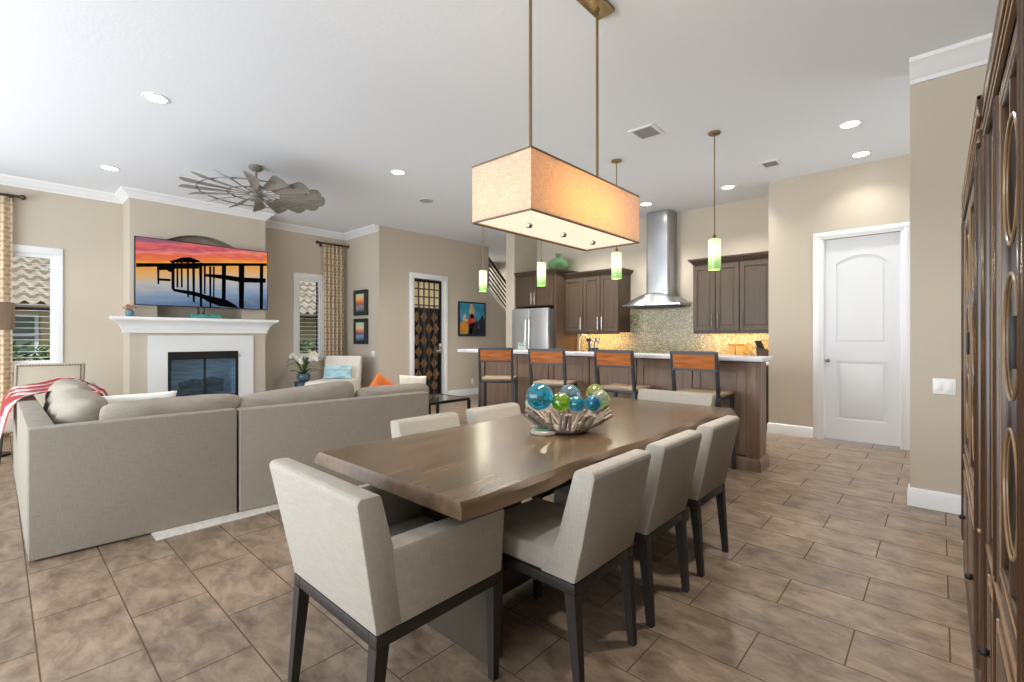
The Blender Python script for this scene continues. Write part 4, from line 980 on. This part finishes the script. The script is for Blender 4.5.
bk_ = B().bar((-hw, -.255, 1.13), (hw, -.255, 1.13), .03).bar((-hw, -.232, .975), (hw, -.232, .975), .026)
obj('back_frame', bk_, m_stool, stool)
plabel(obj('back_panel', B().prism([(-.247, .985), (-.268, 1.12), (-.25, 1.123), (-.228, .988)], 'x', -hw+.012, hw-.012), m_orange, stool), 'orange-brown wooden back panel')
SG = 'bar stools along the island'
stool.location = (-4.25, 4.40, 0); stool.rotation_euler = (0, 0, .62); stool['label'] = 'leftmost bar stool, turned at an angle at the left end of the island'; stool['group'] = SG
dup(stool, 'second bar stool from the left, seen just above the big teal glass ball', (-3.36, 4.42, 0), .3)
dup(stool, 'third bar stool from the left, above the right side of the driftwood bowl', (-2.49, 4.52, 0), .03)
dup(stool, 'rightmost bar stool, behind the far dining chair at the table head', (-1.69, 4.60, 0), .0)

# ------------------------------------------------------------------ dining table
tbx, tby = -1.592, 2.285
dt = thing('dining_table', 'long dark oak live-edge dining table on two slab pedestals', 'table', (tbx, tby, 0))
hx, hy = .475, 1.305
rr = random.Random(11)
N = 26
def side(sx):
    return [(sx*(hx+.008*math.sin(k*.55+sx)+.004*math.sin(k*1.7)), -hy+2*hy*k/N) for k in range(N+1)]
L_, R_ = side(-1), side(1)[::-1]
L_[0], L_[-1], R_[-1], R_[0] = (-hx, -hy), (-hx, hy), (hx, -hy), (hx, hy)
top = L_+R_
def inset(f, z, jit=0): return [((x)*(1+f), y*(1+f*.35), z) for x, y in top]
b = B()
t = bmesh.new()
ringA = [t.verts.new(p) for p in inset(0, .76)]; ringB = [t.verts.new((x+(.012*math.sin(i*1.3)+.018)*(1 if x > 0 else -1)*(abs(x) > .3), y*1.004, .745)) for i, (x, y, z) in enumerate(inset(0, 0))]
ringC = [t.verts.new((x+(.01*math.sin(i*.9+1)+.03)*(1 if x > 0 else -1), y*1.008, .708)) for i, (x, y, z) in enumerate(inset(0, 0))]
f0 = t.faces.new(ringA); f1 = t.faces.new(ringC[::-1]); nn = len(top)
for P_, Q_ in ((ringA, ringB), (ringB, ringC)):
    for i in range(nn):
        f = t.faces.new([P_[i], Q_[i], Q_[(i+1) % nn], P_[(i+1) % nn]]); f.material_index = 1
b.add(t)
obj('tabletop', b, [m_table, m_tedge], dt, 25)
for s_ in (-1, 1):
    y = s_*.95
    obj('pedestal_slab', B().box(-.36, .30, y-.05+.0, y+.03, 0, .71, .006), m_ped, dt)
obj('stretcher', B().box(-.06, .06, -.9, .9, .05, .17, .006), m_ped, dt)

# ------------------------------------------------------------------ dining chairs (front is +y)
def legset(root, x, yr, yf, top=.36, sp=.03):
    for s_ in (-1, 1):
        obj('leg', B().loft([[(s_*x+a*.022, yr+c*.022, top) for a, c in ((-1, -1), (1, -1), (1, 1), (-1, 1))], [(s_*(x+.0)+a*.014, yr-sp+c*.014, 0) for a, c in ((-1, -1), (1, -1), (1, 1), (-1, 1))]]), m_leg, root)
        obj('leg', B().loft([[(s_*x+a*.022, yf+c*.022, top) for a, c in ((-1, -1), (1, -1), (1, 1), (-1, 1))], [(s_*(x+.0)+a*.014, yf+c*.014, 0) for a, c in ((-1, -1), (1, -1), (1, 1), (-1, 1))]]), m_leg, root)
def rails(root, x, yr, yf):
    f = B()
    for s_ in (-1, 1): f.box(s_*x-.022, s_*x+.022, yr-.022, yf+.022, .36, .40, .003)
    f.box(-x+.022, x-.022, yr-.022, yr+.022, .36, .40, .003).box(-x+.022, x-.022, yf-.022, yf+.022, .36, .40, .003)
    obj('seat_rail', f, m_leg, root)
CG = 'side chairs along the dining table'
sc = thing('dining_chair', '', 'chair', (0, 0, 0), 0, CG)
obj('seat', B().box(-.215, .215, -.16, .275, .40, .49, .02, 3), m_linen, sc)
obj('backrest', B().prism([(-.25, .40), (-.285, .55), (-.335, .795), (-.325, .812), (-.265, .812), (-.245, .80), (-.175, .56), (-.135, .48), (-.09, .40)], 'x', -.217, .217, .010, 2), m_linen, sc)
rails(sc, .194, -.228, .252); legset(sc, .194, -.228, .252)
cx = -1.205
spec = [(cx, 1.59, PI/2, 'dining chair on the right side of the table, nearest the camera'), (cx, 2.145, PI/2, 'dining chair in the middle of the right side of the table'),
        (cx, 2.735, PI/2, 'dining chair on the right side of the table, farthest from the camera'),
        (2*tbx-cx+.03, 1.70, -PI/2, 'dining chair on the left side of the table, nearest the sofa cushions and camera'), (2*tbx-cx+.03, 2.27, -PI/2, 'dining chair in the middle of the left side, just left of the bowl'),
        (2*tbx-cx+.03, 2.86, -PI/2, 'dining chair on the left side of the table, hidden behind the bowl of glass balls')]
for i, (x, y, rz, lab) in enumerate(spec):
    if i == 0: sc.location = (x, y, 0); sc.rotation_euler = (0, 0, rz); sc['label'] = lab
    else: dup(sc, lab, (x, y, 0), rz)
# head chairs with arms
hc = thing('dining_armchair', 'dining armchair at the near head of the table, its back to the camera', 'chair', (-1.497, 1.01, 0), 0, 'armchairs at the table heads')
def flare(v): return Vector((v.x*(1+max(0, v.z-.40)*.27), v.y, v.z))
obj('backrest', B().prism([(-.265, .40), (-.345, .815), (-.335, .83), (-.275, .83), (-.265, .82), (-.215, .655), (-.17, .40)], 'x', -.282, .282, .009, 2, taper=flare), m_linen, hc)
for s_ in (-1, 1):
    obj('arm', B().prism([(-.185, .40), (-.232, .64), (-.235, .652), (.262, .642), (.266, .63), (.266, .40)], 'x', s_*.282, s_*.20, .009, 2, taper=flare), m_linen, hc)
obj('seat', B().box(-.2, .2, -.17, .262, .40, .495, .015, 3), m_linen, hc)
rails(hc, .26, -.243, .243); legset(hc, .26, -.243, .243, sp=.035)
dup(hc, 'dining armchair at the far head of the table, facing the camera', (-1.61, 3.455, 0), PI)

# ------------------------------------------------------------------ driftwood bowl with glass balls
m_drift = M('driftwood', (132, 120, 108), .8, noise=((14, 14, 14), .35), bump=(30, .4, .01))
bw = thing('driftwood_bowl', 'bowl of grey driftwood sticks on the dining table', 'bowl', (-1.525, 2.12, .76))
obj('base', B().lathe([(.001, .004), (.10, .004), (.125, .012), (.14, .03), (.13, .034), (.11, .02), (.001, .014)], 26), m_drift, bw)
rr = random.Random(21)
NT = 46
for k in range(NT):
    a = 2*PI*k/NT+rr.uniform(-.06, .06); r0, r1 = rr.uniform(.08, .115), rr.uniform(.19, .25); h0, h1 = rr.uniform(.01, .02), rr.uniform(.085, .135)
    a1 = a+rr.uniform(-.25, .25); am = (a+a1)/2+rr.uniform(-.05, .05); rm = (r0+r1)/2; ax = 1.0
    pts = [(r0*math.cos(a), r0*math.sin(a), h0), (rm*math.cos(am), rm*math.sin(am), h0+(h1-h0)*.42), (r1*math.cos(a1), r1*math.sin(a1), h1)]
    w = rr.uniform(.007, .013)
    o = obj('driftwood_stick', B().tube(pts, [w*.9, w, w*.75], 7), m_drift, bw, 60)
m_ball = {}
def ballmat(nm, col, tr): 
    return M('ball_'+nm, col, .03, trans=.86, ior=1.28, spec=.8, coat=.8)
balls = [((-1.608, 1.985, .955), .0735, 'teal', (40, 170, 204), .7, 'largest teal blue glass ball at the left of the driftwood bowl'), ((-1.60, 2.255, .94), .0615, 'smoke', (130, 180, 196), .9, 'smoky clear glass ball at the back of the driftwood bowl'),
         ((-1.522, 2.063, .925), .052, 'lime', (150, 204, 40), .6, 'lime green glass ball beside the large teal ball'), ((-1.508, 2.387, .945), .0557, 'yellow', (184, 206, 70), .8, 'yellow green glass ball at the back right of the bowl'),
         ((-1.425, 2.31, .922), .0535, 'pale', (222, 238, 228), .9, 'pale clear glass ball at the right of the driftwood bowl'), ((-1.456, 2.118, .915), .045, 'cyan', (36, 168, 206), .7, 'small cyan glass ball in the front centre of the bowl'),
         ((-1.405, 2.20, .915), .0435, 'turq', (16, 140, 196), .6, 'small turquoise glass ball next to the pale ball')]
for c, r_, nm, col, tr, lab in balls:
    o = obj('glass_ball', B().sphere((0, 0, 0), r_, 28), ballmat(nm, col, tr), None, 60); o.location = c; tag(o, lab, 'glass ball', 'glass balls in the driftwood bowl')
ds = thing('dish', 'small round pale dish with a green glass disc in front of the bowl', 'dish', (-1.575, 1.985, .76))
obj('disc', B().lathe([(.001, 0), (.068, 0), (.074, .006), (.074, .016), (.068, .02), (.001, .02)], 28), M('pale_stone_disc', (176, 168, 154), .6, noise=(20, .2)), ds)
plabel(obj('glass_disc', B().lathe([(.001, .0205), (.05, .0205), (.054, .026), (.05, .031), (.001, .031)], 24), M('sea_glass', (120, 176, 150), .1, trans=.5), ds), 'sea green glass disc')

# ------------------------------------------------------------------ linear pendant
lpx0, lpx1, lpy0, lpy1, lz0, lz1 = -1.762, -1.372, 1.632, 2.668, 1.855, 2.148
lpn = thing('linear_pendant', 'long rectangular burlap drum pendant on two brass rods over the table', 'pendant lamp', (-1.567, 2.15, lz0))
m_bur = bpy.data.materials.new('burlap_shade'); m_bur.use_nodes = True; n, l, p = nodes(m_bur)
t = n.new('ShaderNodeTexCoord'); cols2 = []
for scl in ((400, 400, 26), (26, 26, 400)):
    mp = n.new('ShaderNodeMapping'); mp.inputs['Scale'].default_value = scl; z = n.new('ShaderNodeTexNoise'); z.inputs['Scale'].default_value = 1; l.new(t.outputs['Object'], mp.inputs[0]); l.new(mp.outputs[0], z.inputs[0]); cols2.append(z)
a = n.new('ShaderNodeMath'); a.operation = 'ADD'; l.new(cols2[0].outputs[0], a.inputs[0]); l.new(cols2[1].outputs[0], a.inputs[1])
r = n.new('ShaderNodeValToRGB'); mm_ = n.new('ShaderNodeMath'); mm_.operation = 'MULTIPLY'; mm_.inputs[1].default_value = .5; l.new(a.outputs[0], mm_.inputs[0]); l.new(mm_.outputs[0], r.inputs[0])
r.color_ramp.elements[0].position = .35; r.color_ramp.elements[0].color = (*lin((196, 184, 170)), 1); r.color_ramp.elements[1].position = .65; r.color_ramp.elements[1].color = (*lin((236, 228, 218)), 1)
l.new(r.outputs[0], p.inputs['Base Color']); p.inputs['Roughness'].default_value = .9
tl = n.new('ShaderNodeBsdfTranslucent'); tm = n.new('ShaderNodeMix'); tm.data_type = 'RGBA'; tm.blend_type = 'MULTIPLY'; tm.inputs[0].default_value = 1; l.new(r.outputs[0], tm.inputs[6]); tm.inputs[7].default_value = (.95, .50, .17, 1); l.new(tm.outputs[2], tl.inputs[0]); ms = n.new('ShaderNodeMixShader'); ms.inputs[0].default_value = .45
l.new(p.outputs[0], ms.inputs[1]); l.new(tl.outputs[0], ms.inputs[2]); l.new(ms.outputs[0], n['Material Output'].inputs[0])
hx, hy, hh = .195, .518, lz1-lz0
sh = B().loft([[(a*hx, c*hy, z) for a, c in ((-1, -1), (1, -1), (1, 1), (-1, 1))] for z in (0, hh)], cap=False)
obj('lamp_shade', sh, m_bur, lpn)
m_tape = M('shade_trim', (112, 94, 74), .8)
tp_ = B()
for z in (0, hh-.008):
    for s_ in (-1, 1): tp_.box(-hx-.002, hx+.002, s_*hy-.003, s_*hy+.003, z, z+.008).box(s_*hx-.003, s_*hx+.003, -hy, hy, z, z+.008)
obj('shade_trim', tp_, m_tape, lpn)
m_diff = M('diffuser', (120, 110, 96), .6, emit=((255, 236, 206), 1.06))
obj('diffuser', B().box(-hx+.005, hx-.005, -hy+.005, hy-.005, .012, .018), m_diff, lpn)
for y in (-.3, 0, .3): obj('finial', B().lathe([(.001, -.012), (.014, -.012), (.018, -.004), (.018, .006), (.008, .012), (.001, .012)], 16, (0, y, 0)), m_nickel, lpn)
obj('cross_bar', B().box(-hx+.004, hx-.004, -.33, -.31, hh-.03, hh-.015).box(-hx+.004, hx-.004, .31, .33, hh-.03, hh-.015).box(-.01, .01, -.33, .33, hh-.03, hh-.015), m_brass, lpn)
for y in (-.29, .35):
    obj('rod', B().tube([(0, y, hh-.02), (0, y, CZ-lz0-.05)], .0085, 10), m_brass, lpn)
    obj('loop', B().torus((0, y, CZ-lz0-.045), .014, .004, 'y', 14, 6), m_brass, lpn)
obj('canopy', B().box(-.062, .062, -.40, .46, CZ-lz0-.028, CZ-lz0, .006), m_brass, lpn)
for y in (-.2, 0, .2):
    obj('bulb', B().sphere((0, y, .16), .03, 14), M('bulb_glow', (255, 230, 190), .5, emit=((255, 214, 150), 5)), lpn)
    light('pendant_bulb', 'POINT', (-1.567, 2.15+y, lz0+.14), 7, (1, .80, .54), shadow_soft_size=.035)
    light('pendant_spot', 'SPOT', (-1.567, 2.15+y, lz0+.004), 34, (1, .93, .82), spot_size=2.7, spot_blend=.6, shadow_soft_size=.10)


# ------------------------------------------------------------------ green glass pendants
m_gp = bpy.data.materials.new('green_gradient_glass'); m_gp.use_nodes = True; n, l, p = nodes(m_gp)
t = n.new('ShaderNodeTexCoord'); sp = n.new('ShaderNodeSeparateXYZ'); l.new(t.outputs['Object'], sp.inputs[0])
r = n.new('ShaderNodeValToRGB'); mr = n.new('ShaderNodeMapRange'); mr.inputs[1].default_value = 0; mr.inputs[2].default_value = .31; l.new(sp.outputs[2], mr.inputs[0]); l.new(mr.outputs[0], r.inputs[0])
for i, (q, c) in enumerate([(0, (120, 168, 84)), (.22, (160, 200, 120)), (.45, (226, 240, 200)), (.7, (246, 250, 226)), (1, (206, 228, 170))]):
    e = r.color_ramp.elements[i] if i < 2 else r.color_ramp.elements.new(q)
    e.position = q; e.color = (*lin(c), 1)
l.new(r.outputs[0], p.inputs['Base Color']); l.new(r.outputs[0], p.inputs['Emission Color']); p.inputs['Emission Strength'].default_value = .62; p.inputs['Roughness'].default_value = .15
gp = thing('pendant_lamp', '', 'pendant lamp', (0, 0, 0), 0, 'green glass pendants over the bar')
obj('glass_shade', B().lathe([(.05, 0), (.058, .0), (.06, .006), (.06, .304), (.05, .312), (.012, .312), (.012, .306), (.045, .304), (.052, .298), (.052, .008)], 24), m_gp, gp)
obj('glow_bulb', B().sphere((0, 0, .16), .035, 12, 1.4), M('green_bulb', (255, 250, 225), .5, emit=((255, 246, 214), 4)), gp)
obj('socket_cap', B().lathe([(.001, .30), (.016, .30), (.018, .345), (.008, .36), (.001, .36)], 14), m_brass, gp)
obj('rod', B().tube([(0, 0, .35), (0, 0, CZ-1.955-.015)], .006, 8), m_brass, gp)
obj('canopy', B().lathe([(.001, CZ-1.955), (.06, CZ-1.955), (.058, CZ-1.955-.016), (.015, CZ-1.955-.024), (.001, CZ-1.955-.024)], 22), m_brass, gp)
PG = ['leftmost green glass pendant, in front of the stair railing', 'second green glass pendant from the left, in front of the fridge cabinet', 'third green glass pendant, under the right end of the burlap pendant', 'rightmost green glass pendant, in front of the right wall cabinets']
for i, x in enumerate((-5.039, -3.922, -2.798, -1.684)):
    if i == 0: gp.location = (x, 4.883, 1.955); gp['label'] = PG[0]
    else: dup(gp, PG[i], (x, 4.883, 1.955))
    light('pendant_glow', 'POINT', (x, 4.883, 1.9), 9, (1, .95, .75), shadow_soft_size=.05)

# ------------------------------------------------------------------ hutch along the right wall
m_hut = M('hutch_wood', (64, 43, 28), .26, noise=((26, 26, 2.5), .25), spec=.6)
m_hutd = M('hutch_dark_wood', (58, 42, 33), .3, noise=((26, 26, 3), .25))
m_gild = M('gilded_wood_edge', (128, 100, 70), .28, noise=((40, 40, 6), .2), spec=.7)
hu = thing('hutch', 'tall brown glazed wooden hutch with ringed door panels along the right wall', 'cabinet', (.002, 0, 0))
hb = .60
obj('carcass', B().box(.135, hb, .86, 2.16, .1, 2.0).box(.122, hb, 2.17, 3.66, .1, 2.0), m_hutd, hu)
def hcorn(y0, y1, xf, z, o0):
    prof = [(.02, z-.15), (.0, z-.15), (-.004, z-.12), (.004, z-.11), (.004, z-.07), (-.002, z-.06), (-.006, z-.03), (-.006, z), (.02, z)]
    return [[(xf+a, y0, c) for a, c in prof], [(xf+a, y1, c) for a, c in prof]]
for y0, y1, xf, z in ((.86, 2.155, .106, 2.065), (2.165, 3.68, .094, 2.07)):
    obj('cornice', B().loft(hcorn(y0, y1, xf, z, 0)).box(xf+.015, hb, y0, y1, z-.14, z-.005), m_hut, hu, 25)
    g_ = B()
    for zz, w in ((z-.004, .010), (z-.062, .008), (z-.112, .007), (z-.15, .006)): g_.box(xf-.008, xf+.003, y0, y1, zz-w, zz+.002, .0015, 1)
    plabel(obj('cornice_beading', g_, m_gild, hu), 'gold toned moulding lines')
def pil(y0, y1, xf):
    b = B().box(xf+.002, xf+.06, y0, y1, .12, 1.93, .003)
    n_ = max(2, int((y1-y0)/.045)); w = (y1-y0)/n_
    for k in range(n_): b.tube([(xf+.002, y0+w*(k+.5), .18), (xf+.002, y0+w*(k+.5), 1.9)], w*.22, 8)
    return obj('pilaster', b, m_hut, hu, 50)
pil(1.02, 1.24, .108); pil(1.72, 1.80, .108); pil(2.02, 2.155, .108); pil(.86, .91, .108); pil(2.17, 2.33, .095); pil(3.5, 3.66, .095)
def hdoor(y0, y1, xf, z0, z1, rings, R):
    d = obj('door', B().box(xf, xf+.03, y0, y0+.05, z0, z1, .006).box(xf, xf+.03, y1-.05, y1, z0, z1, .006).box(xf, xf+.03, y0+.05, y1-.05, z0, z0+.06, .006).box(xf, xf+.03, y0+.05, y1-.05, z1-.06, z1, .006), m_hut, hu)
    e = B()
    for q in (y0+.040, y1-.049): e.box(xf-.002, xf+.002, q, q+.009, z0+.03, z1-.03, .001, 1)
    for q in (z0+.040, z1-.049): e.box(xf-.002, xf+.002, y0+.041, y1-.041, q, q+.009, .001, 1)
    plabel(obj('door_beading', e, m_gild, d), 'gold toned door beading')
    obj('glass_panel', B().box(xf+.016, xf+.02, y0+.05, y1-.05, z0+.06, z1-.06), m_glassd, d)
    zc = (z0+z1)/2
    for k in range(rings):
        zk = zc+(k-(rings-1)/2)*.34
        plabel(obj('ring_grille', B().torus((xf+.004, (y0+y1)/2, zk), R, .0035, 'x', 40, 8).torus((xf+.008, (y0+y1)/2, zk), R*.92, .002, 'x', 40, 6), m_gild, d), 'gold toned ring')
    for zk in (zc+(rings/2)*.34-.17+R+.0, zc-(rings/2)*.34+.17-R):
        bars = B().box(xf+.002, xf+.014, (y0+y1)/2-.008, (y0+y1)/2+.008, min(zk, z0+.06) if zk < zc else zk, zk if zk < zc else max(zk, z1-.06)); obj('muntin', bars, m_hut, d)
    return d
d = hdoor(1.26, 1.71, .108, .66, 1.9, 3, .138)
obj('latch', B().box(.095, .108, 1.28, 1.31, 1.22, 1.32, .003), m_black, d)
hdoor(1.81, 2.01, .112, .66, 1.9, 0, .1)
hdoor(2.34, 2.91, .096, .66, 1.9, 3, .155); d = hdoor(2.92, 3.49, .096, .66, 1.9, 3, .155)
obj('latch', B().box(.086, .096, 2.935, 2.96, 1.2, 1.3, .003), m_black, d)
def hdrawer(y0, y1, xf, z0, z1, py):
    d = obj('drawer', B().box(xf, xf+.03, y0, y1, z0, z1, .006).box(xf-.006, xf+.004, y0+.04, y1-.04, z0+.05, z1-.05, .003), m_hut, hu)
    e = B()
    for q in (z0+.035, z1-.045): e.box(xf-.005, xf+.004, y0+.01, y1-.01, q, q+.01, .002)
    for q in (y0+.008, y1-.016): e.box(xf-.005, xf+.004, q, q+.008, z0+.03, z1-.03, .002)
    plabel(obj('drawer_beading', e, m_gild, d), 'gold toned drawer beading')
    obj('drawer_pull', B().sphere((xf-.016, py, (z0+z1)/2), .013, 12).tube([(xf+.005, py, (z0+z1)/2), (xf-.012, py, (z0+z1)/2)], .006, 8), m_black, d)
hdrawer(1.26, 1.71, .108, .13, .60, 1.5); hdrawer(1.81, 2.01, .108, .13, .60, 1.93)
hdrawer(2.34, 2.90, .096, .13, .60, 2.5); hdrawer(2.92, 3.49, .096, .13, .60, 3.3)
for y0, y1, xf in ((.86, 2.155, .100), (2.165, 3.66, .088)):
    obj('waist_moulding', B().box(xf+.006, .14, y0, y1, .61, .65, .006), m_hut, hu)
    plabel(obj('waist_beading', B().box(xf+.001, xf+.012, y0, y1, .635, .648, .003), m_gild, hu), 'gold toned waist line')
obj('plinth', B().box(.106, hb, .86, 2.155, 0, .12, .004).box(.093, hb, 2.165, 3.66, 0, .12, .004), m_hutd, hu)
